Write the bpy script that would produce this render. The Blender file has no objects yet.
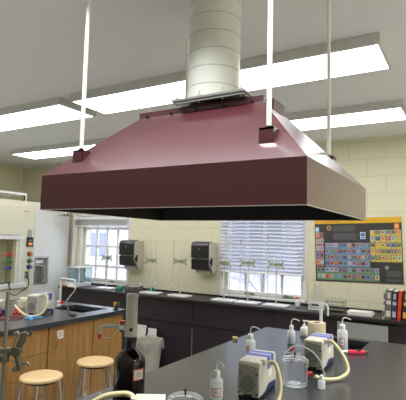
import bpy, bmesh, math, random
from mathutils import Vector, Matrix
random.seed(7)
PI = math.pi
COL = bpy.context.scene.collection
SC = bpy.context.scene

# ------------------------------------------------------------------ materials
def lin(c):
    c = c / 255.0
    return c / 12.92 if c <= 0.04045 else ((c + 0.055) / 1.055) ** 2.4
def rgb(r, g, b, a=1.0):
    return (lin(r), lin(g), lin(b), a)

def nt_new(name):
    m = bpy.data.materials.new(name); m.use_nodes = True
    nt = m.node_tree; nt.nodes.clear()
    out = nt.nodes.new('ShaderNodeOutputMaterial')
    return m, nt, out

def pm(name, c, rough=0.5, metal=0.0, spec=0.5, coat=0.0, var=0.06, scale=30.0, trans=0.0, sss=0.0, bump=0.0):
    m, nt, out = nt_new(name)
    b = nt.nodes.new('ShaderNodeBsdfPrincipled')
    tc = nt.nodes.new('ShaderNodeTexCoord')
    n = nt.nodes.new('ShaderNodeTexNoise'); n.inputs['Scale'].default_value = scale; n.inputs['Detail'].default_value = 3
    nt.links.new(tc.outputs['Object'], n.inputs['Vector'])
    mix = nt.nodes.new('ShaderNodeMix'); mix.data_type = 'RGBA'
    col = rgb(*c)
    mix.inputs['A'].default_value = tuple(x * (1 - var) for x in col[:3]) + (1,)
    mix.inputs['B'].default_value = tuple(min(1, x * (1 + var)) for x in col[:3]) + (1,)
    nt.links.new(n.outputs['Fac'], mix.inputs['Factor'])
    nt.links.new(mix.outputs['Result'], b.inputs['Base Color'])
    b.inputs['Roughness'].default_value = rough
    b.inputs['Metallic'].default_value = metal
    b.inputs['Specular IOR Level'].default_value = spec
    b.inputs['Coat Weight'].default_value = coat
    b.inputs['Coat Roughness'].default_value = 0.15
    b.inputs['Transmission Weight'].default_value = trans
    if sss:
        b.inputs['Subsurface Weight'].default_value = sss
        b.inputs['Subsurface Scale'].default_value = 0.02
    if bump:
        bp = nt.nodes.new('ShaderNodeBump'); bp.inputs['Strength'].default_value = bump; bp.inputs['Distance'].default_value = 0.002
        nt.links.new(n.outputs['Fac'], bp.inputs['Height']); nt.links.new(bp.outputs['Normal'], b.inputs['Normal'])
    nt.links.new(b.outputs['BSDF'], out.inputs['Surface'])
    return m

def emis(name, c, s):
    m, nt, out = nt_new(name)
    e = nt.nodes.new('ShaderNodeEmission')
    tc = nt.nodes.new('ShaderNodeTexCoord'); n = nt.nodes.new('ShaderNodeTexNoise'); n.inputs['Scale'].default_value = 2
    mp = nt.nodes.new('ShaderNodeMapRange'); mp.inputs['To Min'].default_value = s * 0.95; mp.inputs['To Max'].default_value = s * 1.05
    nt.links.new(tc.outputs['Object'], n.inputs['Vector']); nt.links.new(n.outputs['Fac'], mp.inputs['Value'])
    nt.links.new(mp.outputs['Result'], e.inputs['Strength'])
    e.inputs['Color'].default_value = c
    nt.links.new(e.outputs['Emission'], out.inputs['Surface'])
    return m

def glassy(name, tint=(1, 1, 1), edge=0.35, rim=(0.9, 0.92, 0.92), rough=0.05, body=0.0, bodycol=(0.8, 0.85, 0.85)):
    """thin clear wall: transparent with fresnel reflection, a bright rim and an optional milky body"""
    m, nt, out = nt_new(name)
    lw = nt.nodes.new('ShaderNodeLayerWeight'); lw.inputs['Blend'].default_value = edge
    pw = nt.nodes.new('ShaderNodeMath'); pw.operation = 'POWER'; pw.inputs[1].default_value = 3.0
    nt.links.new(lw.outputs['Facing'], pw.inputs[0])
    cl_ = nt.nodes.new('ShaderNodeMath'); cl_.operation = 'MULTIPLY'; cl_.inputs[1].default_value = 0.9; nt.links.new(pw.outputs[0], cl_.inputs[0])
    tr = nt.nodes.new('ShaderNodeBsdfTransparent'); tr.inputs['Color'].default_value = tint + (1,)
    gl = nt.nodes.new('ShaderNodeBsdfGlossy'); gl.inputs['Roughness'].default_value = rough; gl.inputs['Color'].default_value = rim + (1,)
    df = nt.nodes.new('ShaderNodeBsdfDiffuse'); df.inputs['Color'].default_value = bodycol + (1,)
    tl = nt.nodes.new('ShaderNodeBsdfTranslucent'); tl.inputs['Color'].default_value = bodycol + (1,)
    ad = nt.nodes.new('ShaderNodeMixShader'); ad.inputs[0].default_value = 0.45
    nt.links.new(df.outputs[0], ad.inputs[1]); nt.links.new(tl.outputs[0], ad.inputs[2])
    mb = nt.nodes.new('ShaderNodeMixShader')
    n = nt.nodes.new('ShaderNodeTexNoise'); n.inputs['Scale'].default_value = 25
    mp = nt.nodes.new('ShaderNodeMapRange'); mp.inputs['To Min'].default_value = body * 0.9; mp.inputs['To Max'].default_value = body * 1.1
    nt.links.new(n.outputs['Fac'], mp.inputs['Value']); nt.links.new(mp.outputs['Result'], mb.inputs[0])
    nt.links.new(tr.outputs[0], mb.inputs[1]); nt.links.new(ad.outputs[0], mb.inputs[2])
    ms = nt.nodes.new('ShaderNodeMixShader')
    gd = nt.nodes.new('ShaderNodeMixShader'); gd.inputs[0].default_value = 0.45
    nt.links.new(gl.outputs[0], gd.inputs[1]); nt.links.new(df.outputs[0], gd.inputs[2])
    nt.links.new(cl_.outputs[0], ms.inputs[0]); nt.links.new(mb.outputs[0], ms.inputs[1]); nt.links.new(gd.outputs[0], ms.inputs[2])
    nt.links.new(ms.outputs[0], out.inputs['Surface'])
    return m

def slat_mat():
    m, nt, out = nt_new('blind_slat')
    d = nt.nodes.new('ShaderNodeBsdfDiffuse'); t = nt.nodes.new('ShaderNodeBsdfTranslucent'); x = nt.nodes.new('ShaderNodeMixShader')
    n = nt.nodes.new('ShaderNodeTexNoise'); n.inputs['Scale'].default_value = 4
    r = nt.nodes.new('ShaderNodeValToRGB'); r.color_ramp.elements[0].color = (0.74, 0.77, 0.83, 1); r.color_ramp.elements[1].color = (0.80, 0.82, 0.87, 1)
    nt.links.new(n.outputs['Fac'], r.inputs['Fac']); nt.links.new(r.outputs['Color'], d.inputs['Color'])
    t.inputs['Color'].default_value = (0.42, 0.46, 0.58, 1); x.inputs[0].default_value = 0.22
    nt.links.new(d.outputs[0], x.inputs[1]); nt.links.new(t.outputs[0], x.inputs[2]); nt.links.new(x.outputs[0], out.inputs['Surface'])
    return m

def wall_mat(name, c, c2, mortar, axis='x', bw=0.4, bh=0.2):
    m, nt, out = nt_new(name)
    b = nt.nodes.new('ShaderNodeBsdfPrincipled'); b.inputs['Roughness'].default_value = 0.6
    g = nt.nodes.new('ShaderNodeNewGeometry'); s = nt.nodes.new('ShaderNodeSeparateXYZ'); k = nt.nodes.new('ShaderNodeCombineXYZ')
    nt.links.new(g.outputs['Position'], s.inputs[0])
    nt.links.new(s.outputs['X' if axis == 'x' else 'Y'], k.inputs['X']); nt.links.new(s.outputs['Z'], k.inputs['Y'])
    br = nt.nodes.new('ShaderNodeTexBrick'); br.inputs['Scale'].default_value = 1.0
    br.inputs['Brick Width'].default_value = bw; br.inputs['Row Height'].default_value = bh
    br.inputs['Mortar Size'].default_value = 0.006; br.inputs['Mortar Smooth'].default_value = 0.6
    br.inputs['Color1'].default_value = rgb(*c); br.inputs['Color2'].default_value = rgb(*c2); br.inputs['Mortar'].default_value = rgb(*mortar)
    nt.links.new(k.outputs[0], br.inputs['Vector'])
    nt.links.new(br.outputs['Color'], b.inputs['Base Color'])
    bp = nt.nodes.new('ShaderNodeBump'); bp.inputs['Strength'].default_value = 0.35; bp.inputs['Distance'].default_value = 0.004; bp.invert = True
    nt.links.new(br.outputs['Fac'], bp.inputs['Height']); nt.links.new(bp.outputs['Normal'], b.inputs['Normal'])
    nt.links.new(b.outputs['BSDF'], out.inputs['Surface'])
    return m

def wood_mat(name, c1, c2, rough=0.4):
    m, nt, out = nt_new(name)
    b = nt.nodes.new('ShaderNodeBsdfPrincipled'); b.inputs['Roughness'].default_value = rough
    g = nt.nodes.new('ShaderNodeNewGeometry')
    mp = nt.nodes.new('ShaderNodeMapping'); mp.inputs['Scale'].default_value = (14, 14, 1.2)
    nt.links.new(g.outputs['Position'], mp.inputs['Vector'])
    n = nt.nodes.new('ShaderNodeTexNoise'); n.inputs['Scale'].default_value = 3.0; n.inputs['Detail'].default_value = 5; n.inputs['Distortion'].default_value = 0.6
    nt.links.new(mp.outputs[0], n.inputs['Vector'])
    r = nt.nodes.new('ShaderNodeValToRGB')
    r.color_ramp.elements[0].position = 0.3; r.color_ramp.elements[0].color = rgb(*c1)
    r.color_ramp.elements[1].position = 0.7; r.color_ramp.elements[1].color = rgb(*c2)
    nt.links.new(n.outputs['Fac'], r.inputs['Fac']); nt.links.new(r.outputs['Color'], b.inputs['Base Color'])
    nt.links.new(b.outputs['BSDF'], out.inputs['Surface'])
    return m

def vcol_mat(name, rough=0.5):
    m, nt, out = nt_new(name)
    b = nt.nodes.new('ShaderNodeBsdfPrincipled'); b.inputs['Roughness'].default_value = rough
    a = nt.nodes.new('ShaderNodeAttribute'); a.attribute_name = 'Col'
    nt.links.new(a.outputs['Color'], b.inputs['Base Color']); nt.links.new(b.outputs['BSDF'], out.inputs['Surface'])
    return m

M = {}
M['wall'] = wall_mat('painted_block', (224, 221, 190), (221, 218, 187), (209, 206, 176), 'x')
M['wall_y'] = wall_mat('painted_block_side', (224, 221, 190), (221, 218, 187), (209, 206, 176), 'y')
M['ceiling'] = pm('ceiling_paint', (226, 226, 224), 0.8, var=0.03, scale=3)
M['floor'] = wall_mat('floor_tile', (196, 196, 192), (190, 190, 186), (172, 172, 168), 'x', 0.3, 0.3)
M['trim'] = pm('white_trim_paint', (232, 232, 226), 0.45)
M['maroon'] = pm('maroon_enamel', (76, 30, 38), 0.38, spec=0.5, coat=0.8, var=0.04, scale=120)
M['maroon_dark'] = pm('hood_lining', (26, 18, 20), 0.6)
M['hood_edge'] = pm('hood_edge_trim', (200, 195, 190), 0.3, metal=0.5)
M['duct'] = pm('painted_duct', (214, 216, 206), 0.42, var=0.03)
M['seam'] = pm('duct_seam', (168, 169, 160), 0.5)
M['rod'] = pm('rod_white_paint', (238, 238, 230), 0.4)
M['galv'] = pm('galvanised_steel', (150, 150, 146), 0.38, metal=0.7)
M['bolt'] = pm('bolt_zinc', (205, 205, 190), 0.35, metal=0.6)
M['dark'] = pm('dark_steel', (40, 36, 38), 0.45, metal=0.3)
M['diff'] = emis('light_diffuser', (0.98, 0.955, 1.0, 1), 7.0)
M['fixture'] = pm('fixture_enamel', (205, 205, 200), 0.5)
M['epoxy'] = pm('black_epoxy', (44, 45, 49), 0.26, spec=0.75, var=0.12, scale=180)
M['epoxy_b'] = pm('bench_epoxy', (54, 57, 62), 0.26, spec=0.75, var=0.12, scale=180)
M['counter'] = pm('black_counter', (38, 35, 38), 0.42, spec=0.45, var=0.1, scale=90)
M['panel'] = pm('black_panel', (43, 36, 40), 0.5, spec=0.4, var=0.12, scale=60)
M['sink'] = pm('black_sink', (14, 14, 16), 0.45)
M['oak'] = wood_mat('oak_veneer', (146, 106, 54), (180, 140, 80))
M['oak_dark'] = wood_mat('oak_carcass', (96, 66, 30), (110, 76, 36))  # darker oak tone for cabinet carcasses and bench backing
M['seatwood'] = wood_mat('maple_seat', (214, 184, 134), (226, 198, 150), 0.3)
M['chrome'] = pm('chrome', (190, 190, 192), 0.18, metal=1.0)
M['greymetal'] = pm('grey_metal', (134, 134, 122), 0.4, metal=0.35)
M['standrod'] = pm('bright_rod', (206, 208, 200), 0.35, metal=0.2)
M['pinkred'] = pm('pale_red', (224, 120, 112), 0.5)
M['castmetal'] = pm('cast_grey_metal', (104, 102, 84), 0.45, metal=0.4)
M['clampgreen'] = pm('olive_cast_metal', (152, 160, 126), 0.45, metal=0.3)
M['porcelain'] = pm('white_porcelain', (228, 228, 224), 0.3)
M['white'] = pm('white_plastic', (226, 226, 220), 0.4)
M['cream'] = pm('cream_enamel', (216, 214, 192), 0.45, var=0.03)
M['cream_in'] = pm('hood_liner', (180, 178, 140), 0.55)
M['palewhite'] = pm('white_enamel', (216, 219, 216), 0.4, var=0.03, scale=2)
M['steel'] = pm('brushed_steel', (168, 168, 164), 0.35, metal=0.8)
M['black'] = pm('black_plastic', (24, 24, 26), 0.4)
M['smoke'] = pm('smoked_plastic', (22, 23, 27), 0.32, spec=0.6)
M['dispgrey'] = pm('dispenser_grey', (186, 182, 164), 0.45)
M['red'] = pm('red_plastic', (206, 46, 48), 0.35)
M['redpink'] = pm('bright_red_plastic', (232, 50, 78), 0.35)
M['orange'] = pm('orange_plastic', (226, 110, 50), 0.4)
M['green'] = pm('green_plastic', (52, 130, 84), 0.4)
M['teal'] = pm('teal_plastic_wrap', (44, 132, 118), 0.35)
M['blue'] = pm('blue_plastic', (60, 74, 150), 0.4)
M['ltblue'] = pm('light_blue_plastic', (98, 164, 208), 0.4)
M['navy'] = pm('navy_plastic', (40, 46, 92), 0.4)
M['pumpgrey'] = pm('pump_casing', (196, 194, 178), 0.45)
M['fangrey'] = pm('fan_grey', (138, 137, 128), 0.5)
M['ventgrey'] = pm('vent_slots', (84, 84, 82), 0.5)
M['pumpblue'] = pm('pump_blue', (74, 90, 176), 0.4)
M['hose'] = pm('tan_rubber_hose', (206, 196, 150), 0.5)
M['amber'] = pm('amber_glass', (20, 8, 9), 0.12, spec=0.4, coat=0.1)
M['label'] = pm('paper_label', (232, 226, 218), 0.6)
M['labelred'] = pm('label_red_border', (200, 70, 66), 0.6)
M['ink'] = pm('label_ink', (130, 120, 120), 0.6)
M['dispenser'] = pm('grey_white_plastic', (190, 192, 180), 0.4)
M['cork'] = pm('cork', (206, 184, 120), 0.7)
M['paper'] = pm('white_paper', (232, 232, 226), 0.7)
M['card'] = pm('white_card', (222, 222, 216), 0.6)
M['greyboard'] = pm('grey_board', (134, 136, 132), 0.55)
M['roll'] = pm('brown_paper_roll', (196, 182, 150), 0.75)
M['tube'] = pm('cardboard_tube', (84, 66, 48), 0.8)
M['bin'] = pm('bin_plastic', (186, 182, 168), 0.5)
M['liner'] = glassy('bin_liner', (0.95, 0.95, 0.93), 0.3, body=0.5, bodycol=(0.75, 0.73, 0.68))
M['glass'] = glassy('clear_glass', (0.96, 0.97, 0.97), 0.5, body=0.015, bodycol=(0.85, 0.88, 0.88))
M['pane'] = glassy('window_pane', (0.97, 0.98, 1.0), 0.08)
M['draft'] = glassy('draft_shield_glass', (0.84, 0.92, 0.95), 0.2, body=0.25, bodycol=(0.55, 0.68, 0.74))
M['bottle'] = glassy('translucent_bottle', (0.95, 0.96, 0.96), 0.25, rim=(0.85, 0.87, 0.87), rough=0.3, body=0.78, bodycol=(0.86, 0.89, 0.89))
M['cleartube'] = glassy('clear_tubing', (0.9, 0.92, 0.92), 0.45, body=0.45, bodycol=(0.8, 0.82, 0.82))
M['water'] = pm('liquid', (150, 172, 186), 0.2)
M['blind'] = slat_mat()
M['vcol'] = vcol_mat('printed_colours')
M['posterdark'] = pm('poster_charcoal', (62, 60, 58), 0.4)
M['yellow'] = pm('poster_yellow', (224, 176, 40), 0.45)
M['bark'] = pm('tree_bark', (140, 134, 152), 0.9)
M['lamp_red'] = emis('display_segment', (1.0, 0.35, 0.12, 1), 0.9)
M['obrick'] = wall_mat('far_brick', (206, 198, 212), (196, 186, 204), (214, 210, 220), 'x', 0.24, 0.08)
M['farpane'] = pm('far_window', (150, 150, 176), 0.4)
M['snow'] = pm('pale_ground', (198, 200, 206), 0.9, scale=1)

# ------------------------------------------------------------------ mesh builder
class MB:
    def __init__(s):
        s.bm = bmesh.new(); s.mi = 0; s.T = Matrix.Identity(4); s.smooth = False; s.cols = {}
    def _add(s, vs, fs, smooth=None):
        bvs = [s.bm.verts.new(s.T @ Vector(v)) for v in vs]
        out = []
        for f in fs:
            try:
                bf = s.bm.faces.new([bvs[i] for i in f])
            except ValueError:
                continue
            bf.material_index = s.mi; bf.smooth = s.smooth if smooth is None else smooth
            out.append(bf)
        return out
    def box(s, x0, x1, y0, y1, z0, z1):
        v = [(x0, y0, z0), (x1, y0, z0), (x1, y1, z0), (x0, y1, z0), (x0, y0, z1), (x1, y0, z1), (x1, y1, z1), (x0, y1, z1)]
        return s._add(v, [(0, 3, 2, 1), (4, 5, 6, 7), (0, 1, 5, 4), (1, 2, 6, 5), (2, 3, 7, 6), (3, 0, 4, 7)])
    def hexa(s, v):
        return s._add(v, [(0, 3, 2, 1), (4, 5, 6, 7), (0, 1, 5, 4), (1, 2, 6, 5), (2, 3, 7, 6), (3, 0, 4, 7)])
    def cyl(s, p0, p1, r0, r1=None, n=16, caps=True):
        r1 = r0 if r1 is None else r1
        p0, p1 = Vector(p0), Vector(p1); d = (p1 - p0).normalized()
        a = d.orthogonal().normalized(); b = d.cross(a)
        vs = []
        for p, r in ((p0, r0), (p1, r1)):
            for i in range(n):
                t = 2 * PI * i / n; vs.append(p + a * (r * math.cos(t)) + b * (r * math.sin(t)))
        fs = [(i, (i + 1) % n, n + (i + 1) % n, n + i) for i in range(n)]
        s._add(vs, fs, True)
        if caps:
            s._add(vs[:n], [tuple(reversed(range(n)))], False); s._add(vs[n:], [tuple(range(n))], False)
    def lathe(s, prof, c=(0, 0, 0), n=24, a0=0.0, a1=2 * PI):
        full = abs(a1 - a0 - 2 * PI) < 1e-6
        m = n if full else n + 1
        vs = []
        for r, z in prof:
            for i in range(m):
                t = a0 + (a1 - a0) * i / n
                vs.append((c[0] + r * math.cos(t), c[1] + r * math.sin(t), c[2] + z))
        fs = []
        for j in range(len(prof) - 1):
            for i in range(n):
                k = (i + 1) % m
                fs.append((j * m + i, j * m + k, (j + 1) * m + k, (j + 1) * m + i))
        s._add(vs, fs, True)
    def tube(s, pts, r, n=8, caps=True):
        pts = [Vector(p) for p in pts]
        rs = r if isinstance(r, (list, tuple)) else [r] * len(pts)
        prev = None; rings = []
        for i, p in enumerate(pts):
            d = (pts[min(i + 1, len(pts) - 1)] - pts[max(i - 1, 0)]).normalized()
            if prev is None: a = d.orthogonal().normalized()
            else:
                a = prev - d * prev.dot(d); a = a.normalized() if a.length > 1e-6 else d.orthogonal().normalized()
            prev = a; b = d.cross(a)
            rings.append([p + a * (rs[i] * math.cos(2 * PI * k / n)) + b * (rs[i] * math.sin(2 * PI * k / n)) for k in range(n)])
        vs = [v for ring in rings for v in ring]
        fs = [(j * n + i, j * n + (i + 1) % n, (j + 1) * n + (i + 1) % n, (j + 1) * n + i) for j in range(len(pts) - 1) for i in range(n)]
        if caps:
            fs += [tuple(reversed(range(n))), tuple(range((len(pts) - 1) * n, len(pts) * n))]
        s._add(vs, fs, True)
    def quad(s, *v):
        return s._add(v, [tuple(range(len(v)))])
    def prism(s, poly, axis, t0, t1):
        """poly of 2-D points extruded along axis"""
        def P(u, v, t):
            return {'x': (t, u, v), 'y': (u, t, v), 'z': (u, v, t)}[axis]
        n = len(poly)
        vs = [P(u, v, t0) for u, v in poly] + [P(u, v, t1) for u, v in poly]
        fs = [tuple(range(n)), tuple(reversed(range(n, 2 * n)))] + [(i, n + i, n + (i + 1) % n, (i + 1) % n) for i in range(n)]
        s._add(vs, fs)
    def ball(s, c, r, n=12, sz=1.0):
        prof = [(r * math.sin(PI * i / 8) + 1e-5, -r * sz * math.cos(PI * i / 8)) for i in range(9)]
        s.lathe(prof, c, n)

def smooth_path(pts, n=6):
    """Catmull-Rom through the points"""
    P = [Vector(p) for p in pts]; out = []
    for i in range(len(P) - 1):
        a, b, c, d = P[max(i - 1, 0)], P[i], P[i + 1], P[min(i + 2, len(P) - 1)]
        for k in range(n):
            t = k / n
            out.append(0.5 * ((2 * b) + (c - a) * t + (2 * a - 5 * b + 4 * c - d) * t * t + (3 * b - a - 3 * c + d) * t ** 3))
    out.append(P[-1]); return out

def obj(name, mb, mats, parent=None, bevel=0.0, world=False):
    me = bpy.data.meshes.new(name)
    if world and parent is not None:
        bmesh.ops.transform(mb.bm, matrix=Matrix.Translation(-Vector(parent.matrix_basis.translation)), verts=mb.bm.verts)
    bmesh.ops.recalc_face_normals(mb.bm, faces=mb.bm.faces)
    mb.bm.to_mesh(me); mb.bm.free()
    for m in (mats if isinstance(mats, (list, tuple)) else [mats]):
        me.materials.append(M[m] if isinstance(m, str) else m)
    try: me.set_sharp_from_angle(angle=math.radians(40))
    except Exception: pass
    o = bpy.data.objects.new(name, me); COL.objects.link(o)
    if parent is not None: o.parent = parent
    if bevel:
        b = o.modifiers.new('bevel', 'BEVEL'); b.width = bevel; b.segments = 2; b.limit_method = 'ANGLE'
    return o

def tag(o, label=None, cat=None, group=None, kind=None):
    if label: o['label'] = label
    if cat: o['category'] = cat
    if group: o['group'] = group
    if kind: o['kind'] = kind
    return o

def thing(name, label, cat, loc=(0, 0, 0), rotz=0.0, group=None):
    o = bpy.data.objects.new(name, None); COL.objects.link(o)
    o.empty_display_size = 0.05
    o.location = loc; o.rotation_euler = (0, 0, rotz)
    return tag(o, label, cat, group)

def struct(name, mb, mat, parent=None, bevel=0.0):
    o = obj(name, mb, mat, parent, bevel)
    if parent is None: o['kind'] = 'structure'
    return o

def dup(root, loc, rotz=None, label=None, group=None, skip=()):
    r = root.copy(); COL.objects.link(r); r.location = loc
    if rotz is not None: r.rotation_euler = (0, 0, rotz)
    if label: r['label'] = label
    if group: r['group'] = group
    for ch in list(root.children):
        if ch.name.split('.')[0] in skip: continue
        c = ch.copy(); COL.objects.link(c); c.parent = r
        for g in list(ch.children):
            d = g.copy(); COL.objects.link(d); d.parent = c
    return r

# ------------------------------------------------------------------ room shell
XL, XR, YF, YB, ZC = -6.95, 3.0, -4.6, 5.3, 2.845
W1 = (-5.40, -4.44, 0.955, 1.98)
W2 = (-2.81, -1.735, 0.955, 2.02)

mb = MB(); mb.box(XL - .2, XR + .2, YF - .2, YB + .2, -0.12, 0); struct('floor', mb, 'floor')
mb = MB(); mb.box(XL - .2, XR + .2, YF - .2, YB + .2, ZC, ZC + .15); struct('ceiling', mb, 'ceiling')
mb = MB()
T = .2
for x0, x1, z0, z1 in ((XL, W1[0], 0, ZC), (W1[0], W1[1], 0, W1[2]), (W1[0], W1[1], W1[3], ZC), (W1[1], W2[0], 0, ZC),
                       (W2[0], W2[1], 0, W2[2]), (W2[0], W2[1], W2[3], ZC), (W2[1], XR, 0, ZC)):
    mb.box(x0, x1, YB, YB + T, z0, z1)
struct('wall_back', mb, 'wall')
mb = MB(); mb.box(XL - T, XL, YF - T, YB + T, 0, ZC); struct('wall_left', mb, 'wall_y')
mb = MB(); mb.box(XR, XR + T, YF - T, YB + T, 0, ZC); struct('wall_right', mb, 'wall_y')
mb = MB(); mb.box(XL, XR, YF - T, YF, 0, ZC); struct('wall_front', mb, 'wall')
mb = MB(); mb.box(1.0, XR, YB - .02, YB, 0, .1); struct('baseboard_back', mb, 'dark')

def window(name, w, cols, rows, side=0.045):
    x0, x1, z0, z1 = w
    e = bpy.data.objects.new(name, None); COL.objects.link(e); e['kind'] = 'structure'
    yf = YB + 0.05
    f = MB()
    f.box(x0, x0 + side, yf, yf + .06, z0, z1); f.box(x1 - side, x1, yf, yf + .06, z0, z1)
    f.box(x0 + side, x1 - side, yf, yf + .06, z0, z0 + .05); f.box(x0 + side, x1 - side, yf, yf + .06, z1 - .05, z1)
    obj('window_frame', f, 'trim', e, 0.004)
    g = MB()
    gw = (x1 - x0 - 2 * side) / cols
    for i in range(1, cols):
        cx = x0 + side + gw * i; g.box(cx - .016, cx + .016, yf + .015, yf + .05, z0 + .05, z1 - .05)
    for zz in rows: g.box(x0 + side, x1 - side, yf + .012, yf + .053, zz - .016, zz + .016)
    obj('muntin_grid', g, 'trim', e)
    p = MB(); p.box(x0 + side, x1 - side, yf + .03, yf + .034, z0 + .05, z1 - .05); obj('window_glass', p, 'pane', e)
    s = MB(); s.box(x0 - .03, x1 + .03, YB - .035, YB + .05, z0 - .03, z0); obj('window_sill', s, 'trim', e, 0.004)
    c = MB(); c.box(x0 - .045, x0, YB - .012, YB, z0, z1 + .04); c.box(x1, x1 + .045, YB - .012, YB, z0, z1 + .04); c.box(x0, x1, YB - .012, YB, z1, z1 + .04)
    obj('window_casing', c, 'trim', e)
    return e
w1 = window('window_1', W1, 4, (1.19, 1.50, 1.78))
w2 = window('window_2', W2, 4, (1.245, 1.6))
for lx in (-2.50, -1.98):
    l = MB(); l.box(lx, lx + .11, YB + .03, YB + .055, W2[2] + .012, W2[2] + .03); l.box(lx, lx + .03, YB + .0, YB + .04, W2[2] + .012, W2[2] + .04)
    obj('window_latch', l, 'greymetal', w2)
l = MB(); l.box(-2.04, -1.99, YB + .02, YB + .05, 1.222, 1.236); obj('red_tab', l, 'red', w2)
l = MB(); l.box(-4.80, -4.72, YB + .03, YB + .055, W1[2] + .012, W1[2] + .03); obj('window_latch', l, 'greymetal', w1)
# vertical pipe cover in the corner by the first window
mb = MB(); mb.box(-5.56, -5.50, YB - .05, YB, .0, 1.99); struct('trim_1', mb, 'trim', bevel=.006)

# blinds
def blind(label, x0, x1, ztop, zbot, n, stacked):
    t = thing('window_blind', label, 'blind', ((x0 + x1) / 2, YB - .04, zbot), group='white slatted window blinds')
    hx = (x1 - x0) / 2
    h = MB(); h.box(-hx, hx, -.03, .028, ztop - zbot - .05, ztop - zbot); obj('head_rail', h, 'trim', t, .004)
    s = MB()
    zs = [0.03 + (ztop - zbot - .09) * i / (n - 1) for i in range(n)]
    for z in zs:
        tilt = 0.006 if stacked else 0.0175
        s.hexa([(-hx, -.024, z - tilt), (hx, -.024, z - tilt), (hx, .024, z + tilt), (-hx, .024, z + tilt),
                (-hx, -.024, z - tilt + .002), (hx, -.024, z - tilt + .002), (hx, .024, z + tilt + .002), (-hx, .024, z + tilt + .002)])
    obj('slats', s, 'trim' if stacked else 'blind', t)
    b = MB(); b.box(-hx, hx, -.026, .026, 0, .022); obj('bottom_rail', b, 'trim', t, .004)
    for fx in (-.7, 0, .7):
        c = MB(); c.cyl((fx * hx, -.030, .01), (fx * hx, -.030, ztop - zbot - .04), .0018, n=6); obj('lift_cord', c, 'white', t)
    if not stacked:
        wv = MB(); wv.cyl((-hx + .12, -.04, .25), (-hx + .12, -.04, ztop - zbot - .05), .004, n=6); obj('tilt_wand', wv, 'white', t)
blind('white slatted blind raised into a bundle at the top of the left window', -5.53, -4.43, 1.965, 1.80, 9, True)
blind('white slatted blind lowered over most of the window by the poster', -2.835, -1.72, 2.04, 1.235, 17, False)

# ------------------------------------------------------------------ outside
mb = MB(); mb.box(-40, 25, YB + .6, 40, -.6, -.5); struct('ground', mb, 'snow')
mb = MB()
t = thing('brick_building', 'pale pinkish brick building seen through the windows behind bare trees', 'building', (-14, 22, -.5))
mb.box(-13, 13, 0, 6, 0, 3.4); obj('brick_wall', mb, 'obrick', t)
r = MB(); r.box(-13.3, 13.3, -.3, 6.3, 3.4, 3.7); obj('roof_edge', r, 'trim', t)
for i in range(7):
    g = MB(); g.box(-11.5 + 3.6 * i, -9.9 + 3.6 * i, -.05, .02, 1.0, 2.5); obj('window', g, 'farpane', t)
def tree(label, x, y, h, seed):
    rnd = random.Random(seed); m = MB()
    def grow(p, d, L, r, lv):
        pts = [p]; q = p
        for i in range(4):
            d = (d + Vector((rnd.uniform(-.22, .22), rnd.uniform(-.22, .22), rnd.uniform(-.1, .16)))).normalized()
            q = q + d * (L / 4); pts.append(q)
            if lv < 5 and i >= (1 if lv == 0 else 0):
                for _ in range(2 if lv < 3 else 2):
                    nd = (d + Vector((rnd.uniform(-1, 1), rnd.uniform(-1, 1), rnd.uniform(-.3, .5)))).normalized()
                    grow(q, nd, L * rnd.uniform(.5, .7), r * .5, lv + 1)
        m.tube(pts, [r * (1 - .14 * k) for k in range(5)], 5)
    grow(Vector((0, 0, 0)), Vector((0, 0, 1)), h, h * .015, 0)
    o = obj('bare_tree', m, 'bark'); o.location = (x, y, -.5)
    return tag(o, label, 'tree')
tree('bare branching tree outside the left window', -10.4, 9.6, 2.6, 3)
tree('bare branching tree outside the blind-covered window, nearer its left panes', -3.9, 9.4, 1.9, 21)
tree('bare branching tree outside the blind-covered window, nearer its right panes', -7.2, 17.0, 2.4, 12)

# ------------------------------------------------------------------ ceiling lights
def ceiling_light(label, x0, x1, y0, y1, ztop=ZC, h=.065, first=[None]):
    t = thing('ceiling_light', label, 'ceiling light', ((x0 + x1) / 2, (y0 + y1) / 2, ztop - .001), group='long fluorescent ceiling lights')
    a, b = (x1 - x0) / 2, (y1 - y0) / 2
    f = MB()
    f.box(-a, a, -b, b, -.012, 0)
    f.hexa([(-a, -b, -h), (a, -b, -h), (a, -b + .02, -h), (-a, -b + .02, -h), (-a, -b, -.012), (a, -b, -.012), (a, -b + .02, -.012), (-a, -b + .02, -.012)])
    f.box(-a, a, b - .02, b, -h, -.012)
    for sx in (-1, 1):
        xa, xb = (-a, -a + .015) if sx < 0 else (a - .015, a)
        f.box(xa, xb, -b + .02, b - .02, -h, -.012)
    obj('housing', f, 'fixture', t)
    d = MB(); d.box(-a + .018, a - .018, -b + .024, b - .024, -h + .002, -h + .012)
    obj('diffuser', d, 'diff', t)
    return t
ceiling_light('long bright ceiling light running behind the duct, nearest on the right', -2.93, -.425, 2.65, 3.10)
ceiling_light('bright ceiling light cut by the left edge, nearer one behind left rod', -5.65, -3.07, 2.66, 3.12)
ceiling_light('far ceiling light low behind the left rod, small and partly behind hood', -5.62, -3.12, 4.05, 4.48)
ceiling_light('far ceiling light seen mostly through gap between duct and right hood slope', -3.0, -.47, 4.0, 4.45)
ceiling_light('far ceiling light at the extreme right edge beyond the long one', -.35, 2.2, 4.0, 4.45)

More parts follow.
